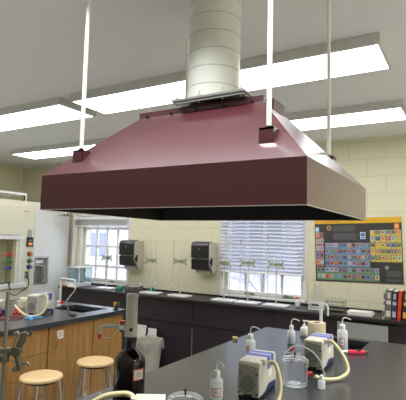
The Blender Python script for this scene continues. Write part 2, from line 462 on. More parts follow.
# ------------------------------------------------------------------ exhaust hood
hx0, hx1, hy0, hy1 = -1.685, -.444, 1.387, 2.3125
zb, zc_, zt = 1.745, 1.900, 2.224
tx0, tx1, ty0, ty1 = hx0 + .306, hx1 - .306, hy0 + .341, hy1 - .341
hood = thing('exhaust_hood', 'large maroon canopy exhaust hood hanging from four white rods over the bench', 'exhaust hood', ((hx0 + hx1) / 2, (hy0 + hy1) / 2, zb))
th = .006
mb = MB()
mb.box(hx0, hx1, hy0, hy0 + th, zb, zc_); mb.box(hx0, hx1, hy1 - th, hy1, zb, zc_)
mb.box(hx0, hx0 + th, hy0 + th, hy1 - th, zb, zc_); mb.box(hx1 - th, hx1, hy0 + th, hy1 - th, zb, zc_)
obj('canopy_skirt', mb, 'maroon', hood, world=True)
mb = MB()
B = [(hx0, hy0, zc_), (hx1, hy0, zc_), (hx1, hy1, zc_), (hx0, hy1, zc_)]
Tp = [(tx0, ty0, zt), (tx1, ty0, zt), (tx1, ty1, zt), (tx0, ty1, zt)]
for i in range(4):
    j = (i + 1) % 4; mb.quad(B[i], B[j], Tp[j], Tp[i])
mb.quad(*Tp)
obj('canopy_slope', mb, 'maroon', hood, world=True)
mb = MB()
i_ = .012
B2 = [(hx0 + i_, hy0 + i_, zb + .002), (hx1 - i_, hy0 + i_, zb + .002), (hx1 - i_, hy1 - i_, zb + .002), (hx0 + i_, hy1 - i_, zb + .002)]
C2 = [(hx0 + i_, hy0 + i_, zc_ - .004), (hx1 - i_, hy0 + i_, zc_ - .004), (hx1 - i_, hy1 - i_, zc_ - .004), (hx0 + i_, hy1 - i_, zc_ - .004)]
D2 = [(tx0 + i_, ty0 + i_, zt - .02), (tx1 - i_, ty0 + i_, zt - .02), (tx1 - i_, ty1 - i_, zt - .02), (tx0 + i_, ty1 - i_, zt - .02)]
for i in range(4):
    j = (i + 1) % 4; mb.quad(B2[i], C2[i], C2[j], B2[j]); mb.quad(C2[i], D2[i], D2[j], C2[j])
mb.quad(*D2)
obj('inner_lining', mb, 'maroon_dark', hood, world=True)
mb = MB(); e_ = .0025; lip = .006
mb.box(hx0 - e_, hx1 + e_, hy0 - e_, hy0 + .005, zb - lip * .4, zb); mb.box(hx0 - e_, hx1 + e_, hy1 - .005, hy1 + e_, zb - lip * .4, zb)
mb.box(hx0 - e_, hx0 + .005, hy0 + .005, hy1 - .005, zb - lip * .4, zb); mb.box(hx1 - .005, hx1 + e_, hy0 + .005, hy1 - .005, zb - lip * .4, zb)
obj('rim_edge', mb, 'hood_edge', hood, world=True)
# folded top flange strip with screws
mb = MB(); mb.box(tx0 - .02, tx1 + .01, ty0 - .012, ty0 - .003, zt - .022, zt + .016); obj('top_strip', mb, 'maroon', hood, world=True)
for k in range(5):
    sx = tx0 + .03 + (tx1 - tx0 - .07) * k / 4
    mb = MB(); mb.cyl((sx, ty0 - .012, zt - .004), (sx, ty0 - .019, zt - .004), .0065, n=8); obj('strip_screw', mb, 'dark', hood, world=True)
mb = MB(); mb.box(tx1 - .01, tx1 + .03, ty0 + .06, ty0 + .19, zt - .03, zt + .02); obj('side_strip', mb, 'maroon', hood, world=True)
# collar between canopy and duct
CX, CY = -1.056, 1.85
mb = MB(); mb.cyl((CX, CY, zt - .01), (CX, CY, zt + .031), .118, n=40); obj('collar', mb, 'maroon', hood, world=True)
rods = [(-1.535, 1.455, 'fl'), (-.616, 1.464, 'fr'), (-.590, 2.16, 'br'), (-1.455, 2.20, 'bl')]
def slope_z(x, y):
    sx = min((x - hx0) / .306, (hx1 - x) / .306); sy = min((y - hy0) / .341, (hy1 - y) / .341)
    return zc_ + (zt - zc_) * max(0, min(1, sx, sy))
for x, y, k in rods:
    zs = slope_z(x, y) - (.055 if k[0] == 'b' else 0)
    b = MB()
    b.box(x - .028, x + .028, y - .004, y + .004, zs - .045, zs + .055)
    b.box(x - .028, x + .028, y - .004, y + .05, zs + .047, zs + .055)
    b.hexa([(x + .024, y, zs - .02), (x + .028, y, zs - .02), (x + .028, y + .05, zs + .04), (x + .024, y + .05, zs + .04),
            (x + .024, y, zs + .05), (x + .028, y, zs + .05), (x + .028, y + .05, zs + .05), (x + .024, y + .05, zs + .05)])
    br = obj('mounting_bracket', b, 'maroon', hood, world=True)
    r = MB(); r.cyl((x, y + .02, zs + .065), (x, y + .02, ZC - .002), .0095, n=12)
    rd = obj('hanging_rod', r, 'rod', hood, world=True)
    nmb = MB(); nmb.cyl((x, y + .02, zs + .035), (x, y + .02, zs + .066), .006, n=8); nmb.cyl((x, y + .02, zs + .055), (x, y + .02, zs + .063), .013, n=6)
    rn = MB()
    obj('hanger_nut', nmb, 'dark', hood, world=True)

duct = thing('exhaust_duct', 'round pale painted duct rising from the top of the maroon hood', 'duct', (CX, CY, zt + .05))
mb = MB(); mb.cyl((CX, CY, zt + .042), (CX, CY, ZC - .002), .125, n=48); obj('pipe', mb, 'duct', duct, world=True)
for zz in (.12, .205, .29, .375, .46, .545):
    mb = MB(); mb.lathe([(.1245, -.0018), (.1260, -.001), (.1260, .001), (.1245, .0018)], (CX, CY, zt + zz), 48); obj('seam_ring', mb, 'seam', duct, world=True)
fx0, fx1, fy0, fy1 = CX - .122, CX + .245, 1.672, 2.03
mb = MB(); mb.box(fx0, fx1, fy0, fy1, zt + .032, zt + .042); obj('mounting_flange', mb, 'galv', duct, world=True)
mb = MB(); mb.box(fx0 + .005, fx1 - .005, fy0 + .005, fy0 + .008, zt + .020, zt + .032); mb.box(fx1 - .008, fx1 - .005, fy0 + .008, fy1, zt + .020, zt + .032); obj('flange_lip', mb, 'galv', duct, world=True)
for bx, by in [(fx0 + .02, fy0 + .016), (fx0 + .14, fy0 + .016), (fx0 + .26, fy0 + .016), (fx1 - .02, fy0 + .016), (fx1 - .02, fy0 + .18), (fx1 - .02, fy1 - .02), (fx0 + .02, fy1 - .02)]:
    b = MB(); b.cyl((bx, by, zt + .014), (bx, by, zt + .070), .0045, n=8); b.cyl((bx, by, zt + .042), (bx, by, zt + .052), .010, n=6); obj('flange_bolt', b, 'bolt', duct, world=True)

# ------------------------------------------------------------------ window counter
YC = 4.78
cnt = thing('window_counter', 'long black counter running along the back wall below the windows', 'counter', (-2.1, 5.05, 0))
mb = MB(); mb.box(-5.31, .95, YC, YB - .002, .875, .905); obj('countertop', mb, 'counter', cnt, .003, world=True)
mb = MB(); mb.box(-5.31, .95, YB - .022, YB - .002, .905, .925); obj('backsplash', mb, 'counter', cnt, world=True)
seams = [-5.29, -4.02, -2.974, -1.93, -.89, .15, .93]
for a, b in zip(seams, seams[1:]):
    m = MB(); m.box(a + .003, b - .003, YC + .035, YC + .055, .60, .872); obj('apron_panel', m, 'panel', cnt, world=True)
    m = MB(); m.box(a + .004, b - .004, YC + .045, YC + .06, .08, .594); obj('lower_panel', m, 'panel', cnt, world=True)
m = MB(); m.box(-5.29, .93, YC + .062, YB - .01, .0, .87); obj('carcass', m, 'sink', cnt, world=True)
m = MB(); m.box(-2.979, -2.969, YC + .040, YC + .05, .20, .56); obj('joint_strip', m, 'greymetal', cnt, world=True)

# ------------------------------------------------------------------ left bench
BX = -3.00
def cab(label, y0, y1, drawers):
    t = thing('base_cabinet', label, 'cabinet', (BX - .05, (y0 + y1) / 2, 0), group='oak base cabinets under the left bench')
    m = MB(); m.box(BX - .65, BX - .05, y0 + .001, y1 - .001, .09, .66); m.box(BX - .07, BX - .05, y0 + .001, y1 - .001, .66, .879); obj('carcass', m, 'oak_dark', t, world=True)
    m = MB(); m.box(BX - .63, BX - .10, y0 + .001, y1 - .001, 0, .09); obj('toe_kick', m, 'dark', t, world=True)
    if drawers:
        for z0, z1 in ((.10, .335), (.34, .508), (.512, .676), (.68, .872)):
            d = MB(); d.box(BX - .05, BX - .03, y0 + .004, y1 - .004, z0, z1); dr = obj('drawer', d, 'oak', t, .002, world=True)
            h = MB(); yc = (y0 + y1) / 2; zc0 = (z0 + z1) / 2
            h.tube(smooth_path([(BX - .03, yc - .05, zc0), (BX - .005, yc - .045, zc0), (BX - .005, yc + .045, zc0), (BX - .03, yc + .05, zc0)], 4), .004, 6)
            hd = obj('handle', h, 'greymetal', t, world=True); hd.parent = dr; hd.matrix_parent_inverse = Matrix.Identity(4)
    else:
        n = 1
        w = (y1 - y0) / n
        for k in range(n):
            a, b = y0 + w * k + .002, y0 + w * (k + 1) - .002
            d = MB(); d.box(BX - .05, BX - .03, a, b, .10, .872); dr = obj('door', d, 'oak', t, .002, world=True)
            yh = a + .07 if k == 0 else a + .07
            h = MB(); h.tube(smooth_path([(BX - .03, yh, .70), (BX - .006, yh, .71), (BX - .006, yh, .78), (BX - .03, yh, .79)], 4), .004, 6)
            hd = obj('handle', h, 'greymetal', t, world=True); hd.parent = dr
    return t
cab('oak cabinet of stacked drawers at the near end of left bench', 1.55, 2.655, True)
c2 = cab('oak cabinet with one tall door and a white card, middle of left bench', 2.66, 3.17, False)
cab('plain oak end cabinet below the far right corner of left bench', 3.175, 3.585, False)
cm = MB(); cm.box(BX - .0295, BX - .028, 2.745, 2.815, .765, .835); cm.mi = 1
for k in range(3): cm.box(BX - .028, BX - .0275, 2.758, 2.80, .785 + .014 * k, .789 + .014 * k)
obj('card', cm, ['label', 'ink'], c2, world=True)

def top_with_hole(x0, x1, y0, y1, z0, z1, hole):
    hx0_, hx1_, hy0_, hy1_ = hole; m = MB()
    m.box(x0, x1, y0, hy0_, z0, z1); m.box(x0, x1, hy1_, y1, z0, z1); m.box(x0, hx0_, hy0_, hy1_, z0, z1); m.box(hx1_, x1, hy0_, hy1_, z0, z1)
    return m
def basin(hole, zt_, dep):
    a, b, c, d = hole; m = MB(); t_ = .012; a += .0; z0 = zt_ - dep
    m.box(a - t_, a, c - t_, d + t_, z0, zt_); m.box(b, b + t_, c - t_, d + t_, z0, zt_); m.box(a, b, c - t_, c, z0, zt_); m.box(a, b, d, d + t_, z0, zt_); m.box(a - t_, b + t_, c - t_, d + t_, z0 - t_, z0)
    return m
lb = thing('bench_worktop', 'dark blue-grey bench top with sink, left bench above oak cabinets', 'worktop', (-3.7, 2.6, .88))
hole = (-3.60, -3.17, 3.17, 3.50)
obj('worktop_slab', top_with_hole(-4.4, BX, 1.5, 3.61, .88, .92, hole), 'epoxy_b', lb, world=True)
obj('sink_basin', basin(hole, .879, .2), 'sink', lb, world=True)
# back run of the bench (closed side away from the camera)
m = MB(); m.box(-4.35, BX - .66, 1.55, 3.58, 0, .665); m.box(-4.35, -3.9, 1.55, 3.58, .665, .88)
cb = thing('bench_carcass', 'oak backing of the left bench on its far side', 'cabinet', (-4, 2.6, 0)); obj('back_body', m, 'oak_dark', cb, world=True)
cb['kind'] = 'structure'

# ------------------------------------------------------------------ island
isl = thing('lab_island', 'large black-topped island bench in the foreground under the hood', 'lab bench', (-.6, 2.1, 0))
ih = (-.93, -.66, 3.22, 3.54)
obj('worktop_slab', top_with_hole(-1.495, .45, .55, 3.615, .88, .92, ih), 'epoxy', isl, world=True)
obj('sink_basin', basin(ih, .879, .2), 'sink', isl, world=True)
m = MB(); m.box(-1.45, .40, .60, 3.57, .09, .66); m.box(-1.45, .40, .60, 3.18, .66, .878); obj('cabinet_body', m, 'oak', isl, world=True)
m = MB(); m.box(-1.40, .35, .65, 3.5, 0, .09); obj('toe_kick', m, 'dark', isl, world=True)

# ------------------------------------------------------------------ stools
def make_stool():
    t = thing('lab_stool', 'round wooden stool with chrome legs, left one nearer the drawers', 'stool', (-2.72, 2.34, 0), group='wooden stools beside the left bench')
    m = MB(); m.lathe([(.001, .592), (.13, .592), (.147, .597), (.152, .606), (.147, .617), (.135, .622), (.11, .619), (.001, .614)], n=40); obj('seat', m, 'seatwood', t)
    m = MB(); m.cyl((0, 0, .578), (0, 0, .591), .12, n=24); obj('seat_plate', m, 'dark', t)
    for k in range(4):
        a = PI / 4 + k * PI / 2 + .25
        u, v = math.cos(a), math.sin(a)
        m = MB(); m.tube(smooth_path([(.085 * u, .085 * v, .585), (.125 * u, .125 * v, .57), (.142 * u, .142 * v, .52), (.19 * u, .19 * v, .02)], 5), .0115, 10)
        lg = obj('leg', m, 'chrome', t)
        f = MB(); f.cyl((.19 * u, .19 * v, 0), (.19 * u, .19 * v, .022), .015, n=10); fo = obj('foot_cap', f, 'black', t); fo.parent = lg
    m = MB()
    n = 40; R = .172
    m.tube([(R * math.cos(2 * PI * i / n), R * math.sin(2 * PI * i / n), .2) for i in range(n + 1)], .008, 8, False); obj('foot_ring', m, 'chrome', t)
    return t
st = make_stool()
dup(st, (-2.70, 2.87, 0), .35, 'round wooden stool with chrome legs, right one nearer the brown bottle')

# ------------------------------------------------------------------ fume hood (left wall)
FX = -5.63
fh = thing('fume_hood', 'cream fume hood with raised sash and coloured valves at left edge', 'fume hood', (-6.3, 3.6, 0))
m = MB(); m.box(-6.94, FX + .0, 2.4, 4.555, 0, .86); obj('base_cabinet', m, 'cream', fh, world=True)
m = MB(); m.box(-6.94, FX, 2.4, 4.555, 1.62, 2.14); m.box(-6.94, FX, 4.26, 4.555, .86, 1.62); m.box(-6.94, -5.84, 2.4, 4.26, .95, 1.62); obj('cabinet_shell', m, 'cream', fh, world=True)
m = MB(); m.box(-5.838, FX - .02, 2.4, 4.26, .86, .93); obj('work_surface', m, 'cream_in', fh, world=True)
m = MB(); m.box(-5.838, -5.83, 2.4, 4.25, .93, 1.6); m.box(-5.83, FX - .07, 4.25, 4.258, .93, 1.6); obj('inner_liner', m, 'cream_in', fh, world=True)
m = MB(); m.hexa([(FX + .001, 2.4, 1.64), (FX + .02, 2.4, 1.64), (FX + .02, 4.28, 1.64), (FX + .001, 4.28, 1.64), (FX + .001, 2.4, 2.06), (FX + .02, 2.4, 2.06), (FX + .02, 4.36, 2.06), (FX + .001, 4.36, 2.06)]); obj('sash', m, 'cream', fh, .003, world=True)
m = MB(); m.box(FX - .02, FX + .03, 2.4, 4.37, 1.575, 1.60); m.box(FX - .02, FX + .012, 2.4, 4.37, 1.60, 1.635); obj('sash_handle', m, 'palewhite', fh, .004, world=True)
m = MB(); m.box(FX, FX + .018, 4.30, 4.36, .96, 1.575); obj('sash_track', m, 'palewhite', fh, .003, world=True)
m = MB(); m.box(FX - .25, FX + .05, 2.4, 4.44, .88, .955); obj('work_sill', m, 'palewhite', fh, .015, world=True)
m = MB(); m.box(FX, FX + .004, 4.345, 4.375, 1.982, 1.996); m.mi = 1; m.box(FX, FX + .004, 4.385, 4.445, 1.984, 1.992); obj('name_plate', m, ['red', 'ink'], fh, world=True)
bpy.data.objects[fh.children[-1].name].location.x += .021
m = MB(); m.box(FX, FX + .008, 4.435, 4.51, 1.615, 1.725); obj('switch_plate', m, 'steel', fh, world=True)
m = MB(); m.box(FX, FX + .03, 4.425, 4.525, 1.475, 1.612); mo = obj('airflow_monitor', m, 'black', fh, .004, world=True)
m = MB(); m.box(FX + .031, FX + .033, 4.44, 4.505, 1.495, 1.535); d_ = obj('display', m, 'lamp_red', fh, world=True); d_.parent = mo
m = MB(); m.box(FX + .031, FX + .033, 4.44, 4.505, 1.56, 1.575); d_ = obj('button_row', m, 'greymetal', fh, world=True); d_.parent = mo
for z, mt, nm in ((1.367, 'orange', 'orange control knob'), (1.265, 'green', 'green control knob'), (1.177, 'blue', 'blue control knob')):
    k = MB(); k.cyl((FX, 4.49, z), (FX + .012, 4.49, z), .036, n=16); kb = obj('valve_plate', k, 'black', fh, world=True)
    k = MB(); k.cyl((FX + .012, 4.49, z), (FX + .05, 4.49, z), .024, .020, 12); k.box(FX + .05, FX + .062, 4.465, 4.515, z - .008, z + .008)
    tag(obj('control_knob', k, mt, fh, world=True), nm)
    v = MB(); v.cyl((-5.70, 4.25, z), (-5.70, 4.20, z), .018, n=10); v.cyl((-5.70, 4.20, z), (-5.70, 4.10, z - .02), .016, .005, 8); v.cyl((-5.70, 4.22, z - .03), (-5.70, 4.22, z + .03), .009, n=8)
    tag(obj('gas_valve', v, {'orange': 'red', 'green': 'green', 'blue': 'blue'}[mt], fh, world=True), {'orange': 'red gas valve', 'green': 'green gas valve', 'blue': 'blue gas valve'}[mt])
m = MB(); m.box(FX, FX + .008, 4.43, 4.50, 1.01, 1.12); m.mi = 1; m.box(FX + .008, FX + .012, 4.45, 4.48, 1.03, 1.055); m.box(FX + .008, FX + .012, 4.45, 4.48, 1.075, 1.10); obj('power_outlet', m, ['steel', 'black'], fh, world=True)
m = MB(); m.box(FX - .02, FX + .0, 2.4, 4.385, 2.225, 2.255); m.box(FX - .02, FX, 4.36, 4.385, 2.14, 2.225); m.box(FX - .6, FX - .02, 4.36, 4.385, 2.225, 2.255); obj('top_rail', m, 'palewhite', fh, world=True)
m = MB(); m.box(FX - .015, FX + .004, 4.345, 4.36, 2.15, 2.21); obj('rail_catch', m, 'black', fh, world=True)
m = MB(); m.cyl((-5.75, 4.2, .932), (-5.75, 4.2, 1.32), .006, n=8); m.cyl((-5.74, 4.05, .932), (-5.74, 4.05, 1.22), .006, n=8); obj('support_rod', m, 'greymetal', fh, world=True)

hp = thing('hotplate', 'black box-shaped hotplate sitting inside the fume hood', 'hotplate', (-5.70, 3.88, .957))
m = MB(); m.box(-.07, .09, -.14, .14, .012, .13); obj('body', m, 'smoke', hp, .006)
m = MB(); m.box(-.08, .10, -.15, .15, .13, .14); obj('heating_plate', m, 'steel', hp)
m = MB(); m.cyl((.09, .06, .05), (.105, .06, .05), .016, n=12); obj('dial', m, 'greymetal', hp)
for sx in (-.05, .07):
    for sy in (-.12, .12):
        m = MB(); m.cyl((sx, sy, 0), (sx, sy, .013), .012, n=8); obj('foot', m, 'black', hp)
m = MB(); m.tube(smooth_path([(-5.60, 4.46, 1.04), (-5.57, 4.46, .98), (-5.555, 4.44, .90), (-5.545, 4.36, .86), (-5.55, 4.25, .80), (-5.55, 4.16, .82), (-5.555, 4.13, .92), (-5.56, 4.12, .975), (-5.60, 4.18, .966), (-5.66, 4.14, .964), (-5.66, 4.06, .964), (-5.61, 4.07, .964)], 6), .0075, 6)
tag(obj('power_cord', m, 'black'), 'black cord looping from the outlet onto the fume hood sill', 'cord')

# tall white cabinet beyond the fume hood
tc = thing('tall_cabinet', 'tall white cabinet between the fume hood and the left window', 'cabinet', (-6.2, 4.93, 0))
hz0, hz1, hy_0, hy_1 = .93, 1.315, 4.60, 4.835
m = MB(); m.box(-6.94, FX - .12, 4.56, 5.235, 0, 2.14)
m.box(FX - .12, FX, 4.56, hy_0, 0, 2.14); m.box(FX - .12, FX, hy_1, 5.235, 0, 2.14); m.box(FX - .12, FX, hy_0, hy_1, 0, hz0); m.box(FX - .12, FX, hy_0, hy_1, hz1, 2.14)
obj('body', m, 'palewhite', tc, world=True)
m = MB()
for b in ((hy_0 - .012, hy_0 + .012, hz0 - .012, hz1 + .012), (hy_1 - .012, hy_1 + .012, hz0 - .012, hz1 + .012), (hy_0 + .012, hy_1 - .012, hz0 - .012, hz0 + .012), (hy_0 + .012, hy_1 - .012, hz1 - .012, hz1 + .012)):
    m.box(FX - .001, FX + .012, *b)
obj('recess_frame', m, 'steel', tc, world=True)
m = MB(); m.box(FX - .119, FX - .112, hy_0 + .001, hy_1 - .001, hz0, hz1); obj('recess_back', m, 'greyboard', tc, world=True)
m = MB(); m.box(FX - .11, FX - .02, hy_0 + .03, hy_1 - .06, 1.22, 1.28); obj('paper_cartridge', m, 'paper', tc, .01, world=True)
m = MB(); m.tube(smooth_path([(FX - .10, hy_0 + .03, 1.18), (FX - .03, hy_0 + .08, 1.19), (FX - .02, hy_1 - .07, 1.16), (FX - .04, hy_1 - .05, 1.0), (FX - .09, hy_1 - .08, .96)], 5), .016, 8); obj('pull_arm', m, 'steel', tc, world=True)

# emergency shower head
sh = thing('shower_head', 'shiny emergency shower head just below hood edge beside left window', 'shower', (-5.40, 4.95, 1.95))
m = MB(); m.lathe([(.001, .06), (.02, .06), (.03, .04), (.10, .018), (.125, .004), (.12, 0), (.001, .006)], n=28); obj('head', m, 'chrome', sh)
m = MB(); m.tube(smooth_path([(0, 0, .055), (0, 0, .11), (0, .04, .135), (0, .345, .135)], 5), .012, 8); obj('pipe', m, 'steel', sh)

# ------------------------------------------------------------------ towel dispensers
def make_towel(label, x, z):
    t = thing('mounted_towel_dispenser', label, 'towel dispenser', (x, YB - .002, z), group='smoke-grey paper towel dispensers on the back wall')
    m = MB(); m.prism([(0, .06), (0, .40), (-.20, .40), (-.215, .37), (-.215, .12), (-.10, .0), (-.06, .0)], 'x', -.125, .13); obj('back_case', m, 'dispgrey', t, .004)
    m = MB(); m.prism([(-.12, .19), (-.12, .415), (-.215, .405), (-.245, .36), (-.245, .20)], 'x', -.135, .125); obj('upper_cover', m, 'smoke', t, .008)
    m = MB(); m.prism([(-.15, .04), (-.12, .185), (-.235, .185), (-.225, .05)], 'x', -.135, .125); obj('lower_cover', m, 'black', t, .006)
    m = MB(); m.box(-.02, .005, -.2465, -.243, .31, .325); obj('emblem', m, 'greymetal', t)
    m = MB(); m.cyl((.125, -.175, .15), (.14, -.175, .15), .03, n=12); m.box(.14, .148, -.19, -.16, .10, .2); obj('feed_lever', m, 'black', t)
    m = MB(); m.box(-.09, .09, -.12, -.118, -.012, .03); obj('towel_tongue', m, 'paper', t)
    return t
td = make_towel('dark paper towel dispenser on the wall beside the left window', -4.265, 1.20)
dup(td, (-3.035, YB - .002, 1.205), None, 'dark paper towel dispenser on the wall beside the blind-covered window')

# ------------------------------------------------------------------ ring stands on the counter
def make_stand(x, zclamp, label):
    t = thing('ring_stand', label, 'lab stand', (x, 4.95, .9055), group='white based ring stands along the window counter')
    m = MB(); m.box(-.14, .14, -.085, .085, 0, .022); obj('base_plate', m, 'porcelain', t, .006)
    m = MB(); m.cyl((0, 0, .022), (0, 0, .563), .0068, n=10); obj('rod', m, 'standrod', t)
    c = thing('tmp', None, None); bpy.data.objects.remove(c)
    m = MB(); z = zclamp - .9055
    m.box(-.022, .022, -.026, .012, z - .02, z + .02); m.box(-.075, .075, -.024, -.008, z - .009, z + .009)
    for s in (-1, 1):
        for u in (-1, 1):
            m.tube(smooth_path([(s * .06, -.016, z), (s * .078, -.016, z + u * .012), (s * .082, -.02, z + u * .030), (s * .098, -.02, z + u * .037)], 4), .0095, 7)
            m.tube(smooth_path([(s * .06, -.016, z), (s * .046, -.018, z + u * .02), (s * .036, -.02, z + u * .030)], 3), .007, 6)
    m.cyl((0, -.026, z), (0, -.05, z), .010, n=8)
    obj('burette_clamp', m, 'clampgreen', t)
    return t
stands = [(-4.514, 1.35, 'ring stand with butterfly clamp in front of the left window'),
          (-3.715, 1.345, 'ring stand with butterfly clamp right after the left towel dispenser'),
          (-3.254, 1.355, 'ring stand with butterfly clamp left of the right towel dispenser'),
          (-2.61, 1.36, 'ring stand with butterfly clamp at the left edge of the blind'),
          (-2.293, 1.378, 'ring stand with butterfly clamp before the middle of the blind'),
          (-1.939, 1.377, 'ring stand with butterfly clamp nearest the poster')]
for x, zcl, lab in stands: make_stand(x, zcl, lab)
def burette(x, z0, z1, label, prime=[None]):
    t = thing('burette', label, 'burette', (x, 4.912, z0), group='thin glass burettes held by the clamps')
    h = z1 - z0
    m = MB(); m.cyl((0, 0, .10), (0, 0, h), .0065, n=10); m.cyl((0, 0, 0), (0, 0, .08), .003, .002, 8); obj('glass_tube', m, 'cleartube', t)
    m = MB(); m.cyl((-.012, 0, .09), (.012, 0, .09), .008, n=8); m.cyl((.012, 0, .075), (.012, 0, .105), .005, n=6); obj('stopcock', m, 'white', t)
    m = MB(); m.cyl((0, 0, h - .008), (0, 0, h + .01), .009, n=8); m.box(-.013, .010, -.003, .003, h, h + .005); obj('red_cap', m, 'pinkred', t)
burette(-3.62, .96, 1.585, 'glass burette on stand beside the left towel dispenser')
burette(-3.345, .96, 1.61, 'glass burette just left of the right towel dispenser')
burette(-2.52, .96, 1.69, 'glass burette at left end of blind, tip of red cap highest there')
burette(-2.38, .96, 1.635, 'glass burette between the first two stands before the blind')
burette(-2.03, .96, 1.695, 'glass burette on the stand nearest the poster')

# ------------------------------------------------------------------ other things on the counter
bal = thing('analytical_balance', 'glass-sided analytical balance at the left end of window counter', 'balance', (-5.12, 4.98, .9055))
m = MB(); m.box(-.13, .13, -.15, .16, 0, .055); obj('base', m, 'palewhite', bal, .008)
m = MB()
for sx in (-.13, .118):
    for sy in (-.10, .148): m.box(sx, sx + .012, sy, sy + .012, .055, .27)
m.box(-.13, .13, -.10, .16, .27, .282); obj('shield_frame', m, 'palewhite', bal)
m = MB(); m.box(-.128, -.124, -.088, .148, .055, .27); m.box(.124, .128, -.088, .148, .055, .27); m.box(-.118, .118, -.098, -.094, .055, .27); obj('glass_panel', m, 'draft', bal)
m = MB(); m.box(-.118, .0, .15, .158, .055, .27); m.box(-.118, -.02, .05, .15, .055, .25); obj('weigh_column', m, 'dispgrey', bal)
m = MB(); m.cyl((.04, .02, .055), (.04, .02, .07), .035, n=16); obj('weigh_pan', m, 'steel', bal)
m = MB(); m.hexa([(.0, -.20, .0), (.13, -.20, .0), (.13, -.15, .0), (.0, -.15, .0), (.0, -.20, .018), (.13, -.20, .018), (.13, -.15, .045), (.0, -.15, .045)]); obj('keypad', m, 'paper', bal)
m = MB(); m.tube(smooth_path([(-.10, .16, .03), (-.17, .16, .06), (-.20, .1, .16), (-.17, .12, .24), (-.13, .15, .25)], 5), .004, 6); obj('cable', m, 'black', bal)
m = MB(); m.box(-5.27, -5.13, 4.79, 4.822, .9055, .922); tag(obj('red_tray', m, 'orange', None, .003), 'low orange-red tray in front of the glass balance', 'tray')

pan = thing('metal_pan', 'shallow grey metal pan under the left towel dispenser', 'pan', (-4.02, 4.95, .9055))
m = MB(); m.lathe([(.001, .003), (.11, .003), (.135, .075), (.15, .08), (.15, .074), (.139, .068), (.114, 0), (.001, 0)], n=28); obj('bowl', m, 'galv', pan)
def packet(label, x, y, rz, s):
    m = MB()
    prof = [(.0, 0, .0)]
    m.hexa([(-.06 * s, -.04, 0), (.06 * s, -.04, 0), (.06 * s, .04, 0), (-.06 * s, .04, 0), (-.05 * s, -.03, .05), (.045 * s, -.035, .062), (.05 * s, .03, .055), (-.04 * s, .03, .065)])
    o = obj('wipe_packet', m, 'teal', None, .012); o.location = (x, y, .9055); o.rotation_euler = (0, 0, rz)
    tag(o, label, 'packet', 'green plastic packets around the metal pan')
packet('green plastic packet left of the metal pan', -4.255, 4.93, .4, .9)
packet('green plastic packet right of the metal pan', -3.85, 5.13, -.3, .8)
sc = thing('white_scoop', 'small white scoop leaning out of the metal pan', 'scoop', (-3.97, 4.95, .928))
m = MB(); m.tube([(0, 0, 0), (.045, -.02, .05), (.085, -.03, .10)], [.012, .014, .018], 8); obj('scoop_handle', m, 'white', sc)

wb = thing('pill_bottle', 'small white bottle with a red cap at right end of sill', 'bottle', (-1.735, 5.10, .9055))
m = MB(); m.lathe([(.001, 0), (.028, 0), (.03, .004), (.03, .075), (.022, .085), (.001, .085)], n=18); obj('body', m, 'white', wb)
m = MB(); m.cyl((0, 0, .085), (0, 0, .11), .02, n=14); obj('cap', m, 'orange', wb)

# tube drying rack with pegs
tr = thing('drying_rack', 'white plastic rack holding upright glass tubes below the poster', 'rack', (-1.48, 5.02, .9055), 0)
m = MB(); m.box(-.085, .085, -.06, .06, 0, .012); m.box(-.085, -.077, -.06, .06, .012, .09); m.box(.077, .085, -.06, .06, .012, .09)
m.box(-.077, .077, -.06, -.048, .075, .09); m.box(-.077, .077, .048, .06, .075, .09); m.box(-.077, .077, -.06, -.052, .03, .042); obj('rack_frame', m, 'white', tr)
m = MB()
for k in range(5): m.cyl((-.06 + .03 * k, 0, .012), (-.06 + .03 * k, 0, .05), .006, n=8)
obj('peg_row', m, 'dark', tr)
def gtube(name, label, x, y, z, h, r, group, closed_top):
    m = MB()
    if closed_top: m.lathe([(r * .5, h + r * .4), (r, h - r * .4), (r, 0), (r * .85, 0)], n=12)
    else: m.lathe([(.0005, 0), (r * .7, r * .3), (r, r), (r, h), (r * 1.15, h)], n=12)
    o = obj(name, m, 'glass'); o.location = (x, y, z); return tag(o, label, 'glassware', group)
for k, h in enumerate((.20, .27, .24, .29, .21)):
    gtube('glass_tube', ['short glass tube at left end of white rack', 'second glass tube from left in white rack', 'middle glass tube of the white rack', 'tallest glass tube in the white rack', 'glass tube at right end of white rack'][k],
          -1.54 + .03 * k, 5.02, .9185, h, .013, 'glass tubes in the white drying rack', True)
wr = thing('wire_rack', 'low wire test tube rack between white rack and paper stack', 'rack', (-1.288, 5.03, .9055))
m = MB()
for z in (.02, .06, .10):
    for y in (-.05, .05): m.cyl((-.098, y, z), (.098, y, z), .003, n=6)
for x in (-.098, .098):
    for y in (-.05, .05): m.cyl((x, y, 0), (x, y, .13), .004, n=6)
    for z in (.02, .10): m.cyl((x, -.05, z), (x, .05, z), .003, n=6)
for k in range(1, 6):
    for z in (.02, .10): m.cyl((-.098 + .032 * k, -.05, z), (-.098 + .032 * k, .05, z), .0025, n=6)
obj('wire_frame', m, 'greymetal', wr)
m = MB(); m.box(-.094, .094, -.045, .045, .004, .012); obj('tray_bottom', m, 'dark', wr)
for k in range(5):
    gtube('test_tube', ['test tube at left end of wire rack', 'second test tube from left in wire rack', 'middle test tube in the wire rack', 'fourth test tube from left in wire rack', 'test tube at right end of wire rack'][k],
          -1.352 + .032 * k, 5.03, .9195, .13, .011, 'test tubes in the wire rack', True)

